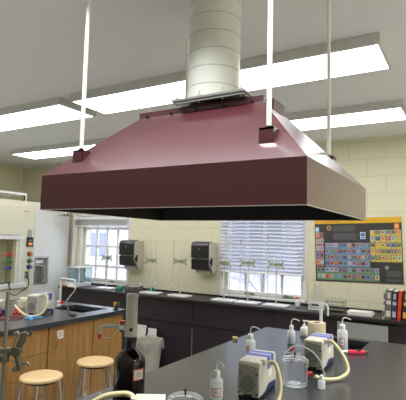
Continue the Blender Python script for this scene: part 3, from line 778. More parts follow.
def sheets(label, x, y, z, w, d, h, rz):
    t = thing('paper_stack', label, 'papers', (x, y, z), rz, 'stacks of white paper on the counter')
    n = 5
    for k in range(n):
        ox, oy = random.uniform(-.012, .012), random.uniform(-.01, .01)
        m = MB(); m.box(-w / 2 + ox, w / 2 + ox, -d / 2 + oy, d / 2 + oy, h * k / n, h * (k + .8) / n); obj('sheet_bundle', m, 'paper' if k % 2 == 0 else 'card', t)
sheets('stack of white paper lying on the counter left of the books', -1.005, 4.97, .9055, .24, .19, .035, .05)

# books
bk = [(-.775, .020, .24, .27, (196, 196, 186), (60, 62, 60), 'slim pale book with dark spine top, leftmost of the upright books', 3),
      (-.748, .050, .25, .285, (96, 104, 96), (206, 190, 184), 'thick mottled green and white book, second upright book from left', 3),
      (-.692, .042, .24, .275, (58, 58, 70), (170, 172, 180), 'dark blue-grey book leaning left of the red book', 3),
      (-.640, .030, .25, .285, (196, 58, 44), (206, 74, 58), 'bright red book leaning among the dark books', 4),
      (-.595, .048, .25, .280, (44, 34, 30), (196, 156, 70), 'dark brown book with yellow blotches just right of red book', 4),
      (-.540, .040, .24, .27, (70, 40, 40), (90, 60, 60), 'dark reddish book at the right end of the row', 4)]
for x, w, d, h, c1, c2, lab, lean in bk:
    t = thing('book', lab, 'book', (x, 4.93, .9062 + w * math.sin(math.radians(lean))), group='upright books at the right end of counter')
    t.rotation_euler = (0, math.radians(lean), 0)
    cm_ = pm('cover', c1, .4, var=.45, scale=70); pm_ = pm('print', c2, .4, var=.3, scale=60)
    m = MB(); m.box(0, .003, -d / 2, d / 2, 0, h); m.box(w - .003, w, -d / 2, d / 2, 0, h); m.box(.003, w - .003, -d / 2, -d / 2 + .004, 0, h); obj('cover', m, cm_, t)
    m = MB(); m.box(.003, w - .003, -d / 2 + .004, d / 2 - .005, .004, h - .004); obj('pages', m, 'paper', t)
    for q0, q1, q2, q3 in ((.004, w - .004, .10, .30), (.004, w - .004, .52, .64), (w * .25, w * .75, .72, .92)):
        m = MB(); m.box(q0, q1, -d / 2 - .0008, -d / 2, h * q2, h * q3); obj('spine_print', m, pm_, t)

# ------------------------------------------------------------------ poster
po = thing('hanging_poster', 'charcoal periodic table poster with a yellow header on the back wall', 'poster', (-1.115, YB - .003, 1.57))
po.rotation_euler = (0, math.radians(-1.4), 0)
PW, PH = .950, .722
m = MB(); m.box(-PW / 2, PW / 2, -.004, 0, -PH / 2, PH / 2); obj('backing_sheet', m, 'posterdark', po)
m = MB(); m.box(-PW / 2, PW / 2, -.0052, -.004, PH / 2 - .062, PH / 2); m.mi = 1; m.box(-PW / 2 + .12, -PW / 2 + .30, -.0054, -.0052, PH / 2 - .048, PH / 2 - .036); obj('header_band', m, ['yellow', pm('header_print', (190, 140, 30), .5)], po)
def poster_xy(px, py):
    return -PW / 2 + (px - 38) / 347 * PW, PH / 2 - .062 - (py - 95) / 231 * (PH - .062)
bm = bmesh.new(); cl = bm.loops.layers.float_color.new('Col')
def pq(px0, px1, py0, py1, c, d=.0048):
    x0, z0 = poster_xy(px0, py0); x1, z1 = poster_xy(px1, py1)
    f = bm.faces.new([bm.verts.new(p) for p in ((x0, -d, z1), (x1, -d, z1), (x1, -d, z0), (x0, -d, z0))])
    for l in f.loops: l[cl] = rgb(*c)
rp = random.Random(11)
pics = [(70, 110, 170), (150, 150, 160), (190, 90, 60), (90, 90, 100), (200, 190, 170), (120, 60, 50), (60, 80, 110), (210, 140, 60), (110, 140, 170), (80, 70, 60), (170, 170, 180), (90, 120, 80)]
def cells(px0, py0, cw, ch, nx, ny, band, pal=pics, skip=()):
    for j in range(ny):
        for i in range(nx):
            if (i, j) in skip: continue
            x, y = px0 + cw * i, py0 + ch * j
            pq(x + .8, x + cw - .8, y + .8, y + ch - 1, (206, 206, 204))
            c = rp.choice(pal); c = tuple(max(0, min(255, v + rp.randint(-20, 20))) for v in c)
            pq(x + 1.6, x + cw - 1.6, y + 2, y + ch * .66, c, .0049)
            c2 = rp.choice(pal); pq(x + cw * .3, x + cw * .65, y + ch * .2, y + ch * .5, c2, .005)
            pq(x + 1, x + cw - 1, y + ch * .68, y + ch - 1.4, band, .0049)
pq(41, 56, 107, 129, (150, 190, 220)); pq(42, 55, 112, 122, (225, 232, 236), .0049)
cells(41, 129, 17, 27.5, 2, 5, (178, 104, 112))
cells(81, 172, 18.1, 24, 10, 4, (104, 140, 184))
cells(264, 122, 19.8, 24.8, 6, 5, (206, 186, 60), [(150, 140, 120), (200, 180, 60), (180, 80, 60), (90, 110, 130), (190, 190, 180), (110, 120, 60), (210, 150, 70)])
pq(357, 376, 98, 122, (226, 130, 50)); pq(361, 372, 102, 113, (240, 190, 110), .0049)
cells(44, 270, 18, 25.5, 14, 2, (96, 146, 98))
pq(226, 247, 130, 157, (206, 218, 226)); pq(229, 244, 134, 146, (70, 120, 170), .0049); pq(229, 244, 148, 154, (90, 150, 200), .0049)
for (a, b, y0, y1) in ((117, 215, 104, 128), (117, 220, 134, 160), (320, 382, 278, 300), (322, 380, 310, 318)):
    y = y0
    while y < y1:
        pq(a, b - rp.uniform(0, 16), y, y + 1.4, (116, 120, 122)); y += 4
def ring(px, py, R, c):
    x, z = poster_xy(px, py); n = 18; k = PW / 347
    for i in range(n):
        t0, t1 = 2 * PI * i / n, 2 * PI * (i + 1) / n
        f = bm.faces.new([bm.verts.new((x + r_ * k * math.cos(t), -.0049, z + r_ * k * math.sin(t))) for r_, t in ((R * .68, t0), (R, t0), (R, t1), (R * .68, t1))])
        for l in f.loops: l[cl] = rgb(*c)
    for q in range(3):
        t0 = q * 2 * PI / 3 + .3
        f = bm.faces.new([bm.verts.new((x + r_ * k * math.cos(t), -.0049, z + r_ * k * math.sin(t))) for r_, t in ((0.5, t0), (R * .55, t0 - .3), (R * .55, t0 + .3))])
        for l in f.loops: l[cl] = rgb(*c)
ring(99, 112, 10, (204, 168, 84)); ring(325, 266, 7, (196, 200, 200))
me = bpy.data.meshes.new('element_tiles'); bm.to_mesh(me); bm.free(); me.materials.append(M['vcol'])
o = bpy.data.objects.new('element_tiles', me); COL.objects.link(o); o.parent = po

# ------------------------------------------------------------------ floor things
bn = thing('waste_bin', 'pale round waste bin with a clear liner standing before the counter', 'bin', (-3.40, 4.52, 0))
m = MB(); m.lathe([(.001, .004), (.125, .004), (.165, .40), (.172, .42), (.16, .415), (.12, .012), (.001, .012)], n=32); obj('bucket', m, 'bin', bn)
m = MB()
n = 40; prof = []
for j, (r, z) in enumerate(((.158, .36), (.172, .43), (.180, .415), (.180, .37), (.176, .31))):
    for i in range(n):
        a = 2 * PI * i / n; rr = r + (.006 * math.sin(7 * a + j) + .004 * math.sin(13 * a)) * (1 if j else 0); zz = z + (.022 * math.sin(3 * a + 1) + .012 * math.sin(8 * a)) * (1 if j > 2 else .3)
        prof.append((rr * math.cos(a), rr * math.sin(a), zz))
m._add(prof, [(j * n + i, j * n + (i + 1) % n, (j + 1) * n + (i + 1) % n, (j + 1) * n + i) for j in range(4) for i in range(n)], True)
obj('liner', m, 'liner', bn)
def board(name, label, cat, x0, x1, ybot, ytop, h, mat, th_=.012, group=None):
    m = MB(); m.hexa([(x0, ybot, 0), (x1, ybot, 0), (x1, ybot + th_, 0), (x0, ybot + th_, 0), (x0, ytop, h), (x1, ytop, h), (x1, ytop + th_, h), (x0, ytop + th_, h)])
    o = obj(name, m, mat, None, .002); return tag(o, label, cat, group)
board('white_sheet', 'white sheet leaning on the counter front behind the bin, left and taller', 'sheet', -3.78, -3.635, 4.70, 4.765, .52, 'card', group='white sheets behind the bin')
board('white_sheet', 'white sheet leaning on the counter front behind the bin, right and shorter', 'sheet', -3.60, -3.47, 4.70, 4.765, .495, 'card', group='white sheets behind the bin')
board('grey_board', 'flat grey board leaning on the counter front beyond the island sink', 'board', -1.20, -.715, 4.68, 4.762, .845, 'greyboard')

# ------------------------------------------------------------------ bench-top helpers
def label_patch(mb_, r, z0, z1, a0, a1, mats=True):
    """curved label: white field, red border (slot 1), ink lines (slot 2)"""
    mb_.mi = 0; mb_.lathe([(r, z0), (r, z1)], n=10, a0=a0, a1=a1)
    mb_.mi = 1; t_ = (z1 - z0) * .09; da = (a1 - a0) * .07; R = r + .0004
    mb_.lathe([(R, z0), (R, z0 + t_)], n=10, a0=a0, a1=a1); mb_.lathe([(R, z1 - t_), (R, z1)], n=10, a0=a0, a1=a1)
    mb_.lathe([(R, z0 + t_), (R, z1 - t_)], n=2, a0=a0, a1=a0 + da); mb_.lathe([(R, z0 + t_), (R, z1 - t_)], n=2, a0=a1 - da, a1=a1)
    mb_.mi = 2
    for k in range(3):
        zz = z0 + (z1 - z0) * (.32 + .16 * k); mb_.lathe([(R, zz), (R, zz + (z1 - z0) * .05)], n=6, a0=a0 + (a1 - a0) * .25, a1=a0 + (a1 - a0) * (.8 - .1 * k))

ZT = .9205
def wash_bottle(label, x, y, ang, hb=.118, r=.033, lab=True, level=.0, first=[0]):
    t = thing('wash_bottle', label, 'wash bottle', (x, y, ZT), ang, 'plastic wash bottles on the island')
    m = MB(); m.lathe([(.001, .002), (r * .92, .002), (r, .008), (r, hb * .82), (r * .9, hb * .92), (r * .5, hb), (r * .45, hb + .006)], n=24); obj('body', m, 'bottle', t)
    if level:
        m = MB(); m.lathe([(.001, .005), (r * .9, .005), (r * .93, .01), (r * .93, hb * level), (.001, hb * level)], n=20); obj('liquid', m, 'water', t)
    m = MB(); m.lathe([(.001, hb + .03), (r * .42, hb + .03), (r * .52, hb + .026), (r * .54, hb + .002), (r * .5, hb)], n=20); obj('cap', m, 'white', t)
    m = MB(); z = hb + .03
    m.tube(smooth_path([(0, 0, z - .005), (0, 0, z + .02), (.004, 0, z + .036), (.018, 0, z + .043), (.04, 0, z + .038), (.056, 0, z + .030)], 4), [.0036] * 20 + [.003] + [.0018] * 0 if False else .0032, 7)
    obj('spout', m, 'white', t)
    if lab:
        m = MB(); label_patch(m, r + .0008, hb * .22, hb * .60, -2.25 - ang + lab[0], -2.25 - ang + lab[1]); obj('label', m, ['label', 'labelred', 'ink'], t)
    return t
# camera-facing direction on the island is roughly towards (0,-1) .. (+0.4,-0.9)
wash_bottle('white wash bottle cut by the lower edge, nearest of the wash bottles', -.995, 1.835, -.5, hb=.096, r=.029, lab=(.35, 1.9), level=0)
wash_bottle('white wash bottle standing behind the near vacuum pump', -1.20, 2.64, .5, hb=.104, r=.032, lab=(.1, .9))
wash_bottle('clear wash bottle half filled, left of the soap bottle', -1.105, 3.12, .45, hb=.10, r=.028, lab=None, level=.55)
wash_bottle('bluish wash bottle with red-edged label beside the island sink', -.762, 3.16, .5, hb=.140, r=.034, lab=(.35, 1.3), level=.5)

# ------------------------------------------------------------------ vacuum pumps
def make_pump(label, loc, rz, s=1.0):
    t = thing('vacuum_pump', label, 'vacuum pump', loc, rz, 'grey and blue laboratory vacuum pumps'); t.scale = (s, s, s)
    w, L, h = .052, .285, .165
    m = MB()
    # side profile (y,z): leaning front face, stepped back
    m.prism([(0.0, .014), (.010, h - .004), (.016, h), (L - .03, h), (L - .012, h - .012), (L, .014)], 'x', -w, w)
    obj('casing', m, 'pumpgrey', t, .006)
    m = MB(); m.box(-w - .0012, w + .0012, .125, .225, h - .055, h + .0015); m.mi = 1; m.box(-w - .002, w + .002, .165, .180, h - .06, h + .0022); obj('top_cover', m, ['pumpblue', 'pumpgrey'], t, .002)
    m = MB(); m.prism([(.03, .012), (.09, .020), (.15, .042), (L - .02, .030), (L - .02, .012)], 'x', w, w + .0015); m.prism([(.03, .012), (.09, .020), (.15, .042), (L - .02, .030), (L - .02, .012)], 'x', -w - .0015, -w); obj('side_stripe', m, 'navy', t)
    m = MB()
    def fr(x, z, d=.0012):  # point on leaning front face
        return (x, (z - .014) / (h - .018) * .010 - d, z)
    n = 20; c = (-.004, .068)
    m.quad(*[fr(c[0] + .036 * math.cos(2 * PI * i / n), c[1] + .036 * math.sin(2 * PI * i / n)) for i in range(n)])
    obj('fan_opening', m, 'fangrey', t)
    m = MB()
    for k in range(13):
        z = .022 + .0095 * k; x0, x1 = -.043, .043
        m.hexa([fr(x0, z + .010, -.002), fr(x1, z, -.002), fr(x1, z, .0022), fr(x0, z + .010, .0022), fr(x0, z + .0135, -.002), fr(x1, z + .0035, -.002), fr(x1, z + .0035, .0022), fr(x0, z + .0135, .0022)])
    obj('vent_louvres', m, 'ventgrey', t)
    for x, z in ((-.044, .028), (.044, .028), (-.040, .118), (.042, .112)):
        m = MB(); a = fr(x, z, 0); b = fr(x, z, .003); m.cyl(a, b, .0042, n=8); obj('screw', m, 'dark', t)
    m = MB(); m.box(-.02, .02, -.003, .002, .012, .024); obj('switch', m, 'black', t)
    m = MB(); m.hexa([(w - .012, .05, h - .02), (w + .012, .05, h - .02), (w + .012, .075, h - .02), (w - .012, .075, h - .02), (w - .012, .05, h + .004), (w + .012, .05, h + .004), (w + .012, .075, h + .004), (w - .012, .075, h + .004)]); obj('hose_port', m, 'pumpgrey', t, .003)
    m = MB(); m.box(w, w + .001, .15, .20, .07, .10); obj('rating_plate', m, 'label', t)
    for x in (-.04, .04):
        for y in (.02, .26):
            m = MB(); m.cyl((x, y, 0), (x, y, .016), .011, n=10); obj('foot', m, 'black', t)
    return t
def add_hose(p, pts, r=.0085, name='hose', mat='hose'):
    """world-space points -> hose as part of the pump"""
    Mi = (Matrix.Translation(p.location) @ p.rotation_euler.to_matrix().to_4x4() @ Matrix.Diagonal((*p.scale, 1))).inverted()
    m = MB(); m.tube([Mi @ v for v in smooth_path(pts, 8)], r / p.scale[0], 10); return obj(name, m, mat, p)
p1 = make_pump('vacuum pump with louvred front, nearest in view, beside the glass jar', (-.878, 1.912, ZT), math.radians(6))
p2 = dup(p1, (-.775, 2.54, ZT), math.radians(2), 'vacuum pump behind the glass jar with the long looping tan hose')
p3 = dup(p1, (-.985, 1.335, ZT), math.radians(213), 'vacuum pump at the lower edge with only its pale top showing')
p4 = dup(p1, (-3.385, 2.755, ZT), math.radians(16), 'vacuum pump on the left bench in front of the fume hood'); p4.scale = (1.08, 1.0, 1.1)
add_hose(p1, [(-.812, 1.985, 1.076), (-.79, 1.985, 1.082), (-.765, 1.97, 1.07), (-.742, 1.955, 1.01), (-.735, 1.93, .96), (-.735, 1.88, .93)], .0095)
add_hose(p2, [(-.715, 2.60, 1.078), (-.69, 2.59, 1.085), (-.655, 2.56, 1.075), (-.60, 2.53, 1.02), (-.575, 2.50, .965), (-.605, 2.45, .934), (-.66, 2.38, .935), (-.70, 2.33, .955)], .0095)
add_hose(p3, [(-.995, 1.255, 1.08), (-1.02, 1.265, 1.088), (-1.06, 1.265, 1.085), (-1.12, 1.24, 1.07), (-1.17, 1.20, 1.03), (-1.20, 1.16, .97), (-1.21, 1.12, .932)], .0095)
add_hose(p4, [(-3.30, 2.83, 1.105), (-3.275, 2.82, 1.11), (-3.235, 2.80, 1.07), (-3.215, 2.78, 1.02), (-3.235, 2.75, .96), (-3.29, 2.72, .934), (-3.36, 2.70, .932), (-3.46, 2.70, .96), (-3.56, 2.72, 1.0)], .0095)

# ------------------------------------------------------------------ glass jars
def make_jar(label, loc, rz):
    t = thing('vacuum_jar', label, 'glass jar', loc, rz, 'lidded glass vacuum jars')
    m = MB(); m.lathe([(.001, .003), (.052, .003), (.061, .010), (.061, .108), (.066, .114), (.066, .120)], n=36); obj('jar_body', m, 'glass', t)
    m = MB(); m.lathe([(.066, .121), (.066, .126), (.056, .134), (.03, .139), (.001, .141)], n=36); obj('lid', m, 'glass', t)
    m = MB(); m.lathe([(.001, .141), (.004, .141), (.004, .150), (.009, .157), (.006, .161), (.001, .161)], n=14); obj('lid_knob', m, 'black', t)
    m = MB(); m.cyl((.056, 0, .06), (.075, 0, .062), .007, n=10); obj('side_port', m, 'glass', t)
    m = MB(); m.cyl((.064, 0, .061), (.085, 0, .063), .0115, n=12); tag(obj('port_fitting', m, 'red', t), 'red port fitting')
    m = MB(); m.lathe([(.001, .014), (.034, .014), (.046, .045)], n=24); obj('inner_dish', m, 'glass', t)
    return t
j1 = make_jar('lidded glass vacuum jar with black knob between the two vacuum pumps', (-.772, 2.235, ZT), .35)
dup(j1, (-.915, 1.45, ZT), 2.4, 'lidded glass jar at the bottom edge beside the pale pump top')
m = MB(); m.tube(smooth_path([(-.875, 2.36, .99), (-.87, 2.37, 1.04), (-.82, 2.40, 1.078), (-.75, 2.43, 1.055), (-.705, 2.45, 1.0), (-.69, 2.455, .95), (-.685, 2.46, .926)], 6), .004, 8)
tag(obj('clear_tubing', m, 'cleartube'), 'clear plastic tubing arching over the glass jar lid', 'tubing')

db = thing('dropper_bottle', 'small clear dropper bottle in front of the looping tan hose', 'bottle', (-.648, 2.268, ZT))
m = MB(); m.lathe([(.001, .001), (.017, .001), (.018, .004), (.018, .034), (.010, .042), (.009, .045)], n=18); obj('body', m, 'bottle', db)
m = MB(); m.lathe([(.001, .064), (.008, .064), (.010, .058), (.010, .044)], n=14); obj('cap', m, 'white', db)

sk = thing('glass_stopcock', 'glass stopcock with a red plug lying behind the glass jar', 'stopcock', (-1.0, 2.84, ZT), .2)
m = MB(); m.cyl((-.05, 0, .008), (.05, 0, .008), .005, n=8); m.cyl((0, 0, 0), (0, 0, .024), .009, n=10); obj('glass_body', m, 'cleartube', sk)
m = MB(); m.cyl((0, 0, .024), (0, 0, .036), .012, n=10); m.box(-.014, .014, -.004, .004, .034, .044); tag(obj('plug', m, 'red', sk), 'red plug')

rt = thing('pipette_filler', 'bright red pen-shaped pipette filler lying near the right sink edge', 'pipette filler', (-.665, 3.10, ZT), .55)
m = MB(); m.box(-.052, .062, -.012, .012, .002, .024); obj('body', m, 'redpink', rt, .005)
m = MB(); m.cyl((-.085, 0, .013), (-.052, 0, .013), .008, .010, 10); obj('nozzle', m, 'white', rt)
m = MB(); m.cyl((.062, 0, .013), (.076, 0, .013), .010, n=10); m.box(.005, .03, -.014, .014, .022, .028); obj('plunger', m, 'black', rt)

rl = thing('paper_roll', 'tan paper towel roll standing behind the second vacuum pump', 'paper roll', (-.985, 3.32, ZT))
m = MB(); m.lathe([(.027, .002), (.06, .002), (.064, .006), (.064, .132), (.061, .136), (.027, .136), (.027, .002)], n=36); obj('paper', m, 'roll', rl)
m = MB(); m.lathe([(.0265, .004), (.0265, .134), (.024, .134), (.024, .004), (.0265, .004)], n=24); obj('core', m, 'tube', rl)

sp = thing('soap_bottle', 'white pump soap bottle beside the tan paper roll', 'soap bottle', (-1.115, 3.44, ZT), .3)
m = MB(); m.lathe([(.001, .001), (.028, .001), (.031, .006), (.031, .058), (.022, .072), (.012, .076)], n=20); obj('body', m, 'white', sp)
m = MB(); m.cyl((0, 0, .074), (0, 0, .088), .013, n=12); m.cyl((0, 0, .088), (0, 0, .112), .005, n=8); m.box(-.012, .034, -.007, .007, .110, .120); obj('pump_head', m, 'white', sp)

fc = thing('sink_faucet', 'white hooked faucet at the left of the island sink', 'faucet', (-1.005, 3.50, ZT), .35)
m = MB(); m.cyl((0, 0, 0), (0, 0, .02), .026, n=16); m.cyl((0, 0, .02), (0, 0, .235), .012, n=14); obj('column', m, 'palewhite', fc)
m = MB(); m.box(-.016, .02, -.014, .014, .225, .255); m.tube(smooth_path([(.0, 0, .245), (.035, 0, .243), (.05, 0, .225), (.05, 0, .16)], 5), .008, 8); obj('spout', m, 'palewhite', fc, 0)
m = MB(); m.cyl((-.02, 0, .06), (-.055, 0, .06), .007, n=8); m.cyl((-.055, 0, .05), (-.055, 0, .07), .012, n=8); obj('handle', m, 'greymetal', fc)

ck = thing('cork_stopper', 'small tan cork lying at the left edge of the island', 'cork', (-1.478, 2.99, ZT), .4)
m = MB(); m.cyl((-.018, 0, .0135), (.018, 0, .0135), .013, .010, 14); obj('stopper', m, 'cork', ck)

bk_ = thing('glass_beaker', 'small glass beaker at the lower edge left of brown bottle', 'beaker', (-1.32, 1.395, ZT))
m = MB(); m.lathe([(.001, .001), (.029, .001), (.031, .005), (.031, .078), (.035, .083), (.033, .083), (.029, .078), (.029, .006), (.001, .004)], n=26); obj('body', m, 'glass', bk_)

# ------------------------------------------------------------------ amber bottle with bottle-top dispenser
ab = thing('reagent_bottle', 'dark brown reagent bottle topped with a tall grey dispenser', 'bottle', (-1.345, 1.652, ZT))
m = MB(); m.lathe([(.001, .002), (.064, .002), (.070, .010), (.070, .150), (.066, .168), (.050, .188), (.032, .203), (.024, .212), (.023, .238), (.001, .238)], n=40); obj('body', m, 'amber', ab)
m = MB(); label_patch(m, .0708, .082, .132, -PI / 2 + .92, -PI / 2 + 1.72); obj('label', m, ['label', 'labelred', 'ink'], ab)
m = MB(); m.lathe([(.001, .236), (.026, .236), (.027, .240), (.027, .262), (.001, .262)], n=24); obj('collar', m, 'black', ab)
dp = MB(); dp.lathe([(.001, .262), (.0285, .262), (.0285, .318), (.0275, .320), (.0262, .322), (.0262, .430), (.0285, .433), (.0285, .448), (.024, .452), (.001, .453)], n=28); dpo = obj('dispenser', dp, 'dispenser', ab)
rx, ry = -.86, -.51
def L(d, z, off=0): return (rx * d - ry * off * 0, ry * d, z)
m = MB(); m.cyl(L(.022, .300), L(.055, .300), .0135, n=14); k = obj('valve_block', m, 'white', ab); k.parent = dpo
m = MB(); m.cyl(L(.044, .280), L(.044, .318), .008, n=10); k = obj('valve_ring', m, 'black', ab); k.parent = dpo
m = MB(); m.cyl(L(.040, .318), L(.040, .330), .013, n=12); k = obj('valve_knob', m, 'red', ab); k.parent = dpo
m = MB(); m.tube(smooth_path([L(.05, .301), L(.085, .304), L(.122, .303), L(.136, .296), L(.142, .280), L(.142, .268)], 5), [.0085] * 26, 10); k = obj('spout', m, 'dispenser', ab); k.parent = dpo
m = MB(); m.cyl(L(.142, .272), L(.142, .248), .0085, .007, 10); k = obj('spout_cap', m, 'red', ab); k.parent = dpo
m = MB(); m.tube(smooth_path([L(.136, .262), L(.115, .252), L(.085, .256), L(.062, .29)], 5), .0016, 6); k = obj('cap_strap', m, 'white', ab); k.parent = dpo
m = MB(); m.cyl((.0262 * math.cos(-.9), .0262 * math.sin(-.9), .296), (.031 * math.cos(-.9), .031 * math.sin(-.9), .296), .008, n=12); k = obj('side_plug', m, 'black', ab); k.parent = dpo

# ------------------------------------------------------------------ foreground stand with clamp
rs = thing('clamp_stand', 'grey metal clamp stand with a jaw clamp at the left edge', 'lab stand', (-1.372, 1.018, ZT), 0)
m = MB(); m.box(-.07, .07, -.06, .14, 0, .016); obj('base_plate', m, 'castmetal', rs, .004)
m = MB(); m.cyl((0, 0, .016), (0, 0, .512), .0066, n=14); obj('rod', m, 'greymetal', rs)
ux, uy = .86, .51
def Q(d, z, dep=0): return (ux * d - uy * dep * -1 * 0 + .51 * -dep, uy * d + .86 * dep * -1 * -1 * -1 if False else uy * d - .86 * dep * -1 * -1, z)
def Q(d, z, dep=0): return (ux * d + .51 * dep, uy * d - .86 * dep, z)   # d along image-right, dep towards the camera
zc1 = .300
m = MB(); m.tube([Q(-.022, zc1), Q(.045, zc1 + .012)], .009, 10); m.cyl((0, 0, zc1 - .022), (0, 0, zc1 + .022), .017, n=12); m.cyl(Q(0, zc1, .012), Q(0, zc1, .035), .007, n=10); obj('boss_head', m, 'castmetal', rs)
m = MB()
m.cyl(Q(.042, zc1 + .012, -.012), Q(.042, zc1 + .012, .016), .016, n=16); m.cyl(Q(.047, zc1 + .018, .0), Q(.047, zc1 + .018, .022), .010, n=12)
obj('clamp_hub', m, 'castmetal', rs)
m = MB()
m.tube([Q(.042, zc1 + .02), Q(.056, zc1 + .045), Q(.064, zc1 + .072)], [.009, .013, .008], 10)
m.tube(smooth_path([Q(.052, zc1 + .068), Q(.066, zc1 + .074), Q(.080, zc1 + .066), Q(.090, zc1 + .078)], 4), .0055, 8)
obj('upper_jaw', m, 'castmetal', rs)
m = MB(); m.tube([Q(.028, zc1 + .018, .01), Q(.040, zc1 + .055, .01), Q(.046, zc1 + .074, .01)], .0032, 8); m.cyl(Q(.036, zc1 + .070, .008), Q(.046, zc1 + .076, .008), .008, n=10); obj('adjusting_screw', m, 'greymetal', rs)
m = MB()
m.tube([Q(.040, zc1 + .008), Q(.050, zc1 - .020), Q(.056, zc1 - .046)], [.010, .013, .010], 10)
m.tube(smooth_path([Q(.058, zc1 - .036), Q(.068, zc1 - .028), Q(.080, zc1 - .026), Q(.088, zc1 - .034)], 4), .0042, 8)
obj('lower_jaw', m, 'castmetal', rs)
m = MB(); m.cyl(Q(.036, zc1 - .048, .005), Q(.048, zc1 - .040, .005), .008, n=10); m.tube([Q(.03, zc1 - .052, .005), Q(.06, zc1 - .048, .005)], .0025, 6); obj('lower_screw', m, 'greymetal', rs)

# ------------------------------------------------------------------ left bench clutter
bf = thing('sink_faucet', 'white gooseneck faucet with dangling hose at the left bench sink', 'faucet', (-3.665, 3.335, ZT))
m = MB(); m.cyl((0, 0, 0), (0, 0, .015), .026, n=14); m.tube(smooth_path([(0, 0, .015), (0, 0, .15), (0, 0, .265), (.012, 0, .277), (.03, 0, .278), (.12, .0, .276), (.19, 0, .272), (.205, 0, .26), (.207, 0, .19)], 5), .0105, 10); obj('gooseneck', m, 'white', bf)
m = MB(); m.tube(smooth_path([(.206, 0, .19), (.20, 0, .165), (.16, -.01, .12), (.12, -.01, .075), (.10, -.01, .06)], 5), .006, 8)
for q in ((.16, -.01, .12), (.128, -.01, .085)): m.ball(q, .010)
obj('outlet_hose', m, 'cleartube', bf)
m = MB(); m.cyl((-.03, 0, .04), (.03, -.01, .04), .012, n=10); obj('valve_body', m, 'white', bf)
m = MB(); m.cyl((.03, -.01, .04), (.06, -.016, .04), .017, n=10); tag(obj('valve_knob', m, 'red', bf), 'red valve knob')

gt = thing('gas_turret', 'small gas turret with red and yellow taps at bench corner', 'gas tap', (-3.08, 3.53, ZT))
m = MB(); m.cyl((0, 0, 0), (0, 0, .008), .028, n=16); m.cyl((0, 0, .008), (0, 0, .052), .012, n=12); obj('post', m, 'dark', gt)
for a, mt in ((3.3, 'red'), (4.9, 'yellow'), (.4, 'green')):
    u, v = math.cos(a), math.sin(a)
    m = MB(); m.cyl((0, 0, .038), (.035 * u, .035 * v, .040), .006, .004, 8); m.cyl((.02 * u, .02 * v, .04), (.02 * u, .02 * v, .062), .004, n=6)
    m.box(.02 * u - .014, .02 * u + .014, .02 * v - .005, .02 * v + .005, .06, .072); tag(obj('tap', m, mt, gt), {'red': 'red tap', 'yellow': 'yellow tap', 'green': 'green tap'}[mt])

bc = thing('blue_clamp', 'light blue plastic clamp lying at the left bench edge before the pump', 'clamp', (-3.255, 2.66, ZT), .9)
m = MB(); m.hexa([(-.055, -.012, .0), (.05, -.014, .0), (.05, .014, .0), (-.055, .012, .0), (-.05, -.01, .016), (.04, -.012, .026), (.04, .012, .026), (-.05, .01, .016)])
m.hexa([(-.02, -.05, .0), (.012, -.05, .0), (.012, .045, .0), (-.02, .045, .0), (-.012, -.04, .02), (.008, -.04, .02), (.008, .035, .024), (-.012, .035, .024)])
m.cyl((.05, 0, .012), (.085, .012, .012), .008, n=8); obj('clamp_body', m, 'ltblue', bc, .004)
def pliers(label, x, y, rz):
    t = thing('red_handled_pliers', label, 'pliers', (x, y, ZT), rz, 'red handled pliers on the left bench')
    for s in (-1, 1):
        m = MB(); m.tube(smooth_path([(0, s * .008, .012), (-.05, s * .022, .012), (-.12, s * .018, .012)], 4), .009, 8); tag(obj('handle', m, 'red', t), 'red handle')
    m = MB(); m.tube([(-.01, 0, .012), (.02, 0, .012), (.06, 0, .012)], [.012, .013, .005], 8); obj('jaws', m, 'greymetal', t)
pliers('red handled pliers lying behind the others on left bench', -3.78, 2.93, 2.4)
pliers('red handled pliers lying nearer the pump on left bench', -3.60, 2.80, 2.2)
tb = thing('white_tub', 'low white tub standing behind the red handled pliers', 'tub', (-3.86, 3.06, ZT), .3)
m = MB(); m.lathe([(.001, .002), (.06, .002), (.07, .06), (.074, .062), (.066, .06), (.056, .008), (.001, .008)], n=24); obj('tub_body', m, 'cream', tb)
m = MB(); m.cyl((-.05, 0, .078), (.04, .02, .078), .016, n=10); m.tube([(.04, .02, .078), (.09, .03, .078)], .006, 6); obj('lid_tool', m, 'cream', tb)
ps = thing('meter_box', 'small dark meter box tangled in leads on left bench', 'meter', (-3.60, 2.60, ZT), .5)
m = MB(); m.box(-.06, .06, -.045, .045, 0, .06); obj('case', m, 'navy', ps, .006)
m = MB(); m.cyl((.02, -.045, .035), (.02, -.055, .035), .016, n=12); tag(obj('dial', m, 'red', ps), 'dark red dial')
m = MB(); m.box(-.05, -.01, -.047, -.045, .02, .05); obj('display', m, 'greymetal', ps)
cr = MB(); cr.tube(smooth_path([(-3.42, 2.47, .9275), (-3.37, 2.52, .9275), (-3.335, 2.58, .9275), (-3.36, 2.65, .9275), (-3.40, 2.67, .9275), (-3.47, 2.62, .9275), (-3.50, 2.55, .9275), (-3.44, 2.53, .9275)], 6), .006, 6)
tag(obj('test_lead', cr, pm('red_brown_lead', (132, 60, 56), .5)), 'reddish lead curling in front of the small meter box', 'lead')
cr = MB(); cr.tube(smooth_path([(-3.32, 3.04, .99), (-3.26, 3.06, .975), (-3.21, 3.03, .945), (-3.15, 3.0, .9285), (-3.08, 3.0, .9285)], 6), .0075, 6); cr.cyl((-3.16, 3.0, .9285), (-3.09, 2.97, .9285), .0075, n=8)
tag(obj('power_cord', cr, 'black'), 'black power cord trailing behind the left bench pump', 'cord')
mg = thing('instrument_case', 'pale instrument case at the far left of the left bench', 'instrument', (-3.80, 2.60, ZT), .2)
m = MB(); m.hexa([(-.12, -.1, 0), (.12, -.1, 0), (.12, .1, 0), (-.12, .1, 0), (-.12, -.08, .09), (.12, -.08, .09), (.12, .1, .12), (-.12, .1, .12)]); obj('case', m, 'dispgrey', mg, .008)
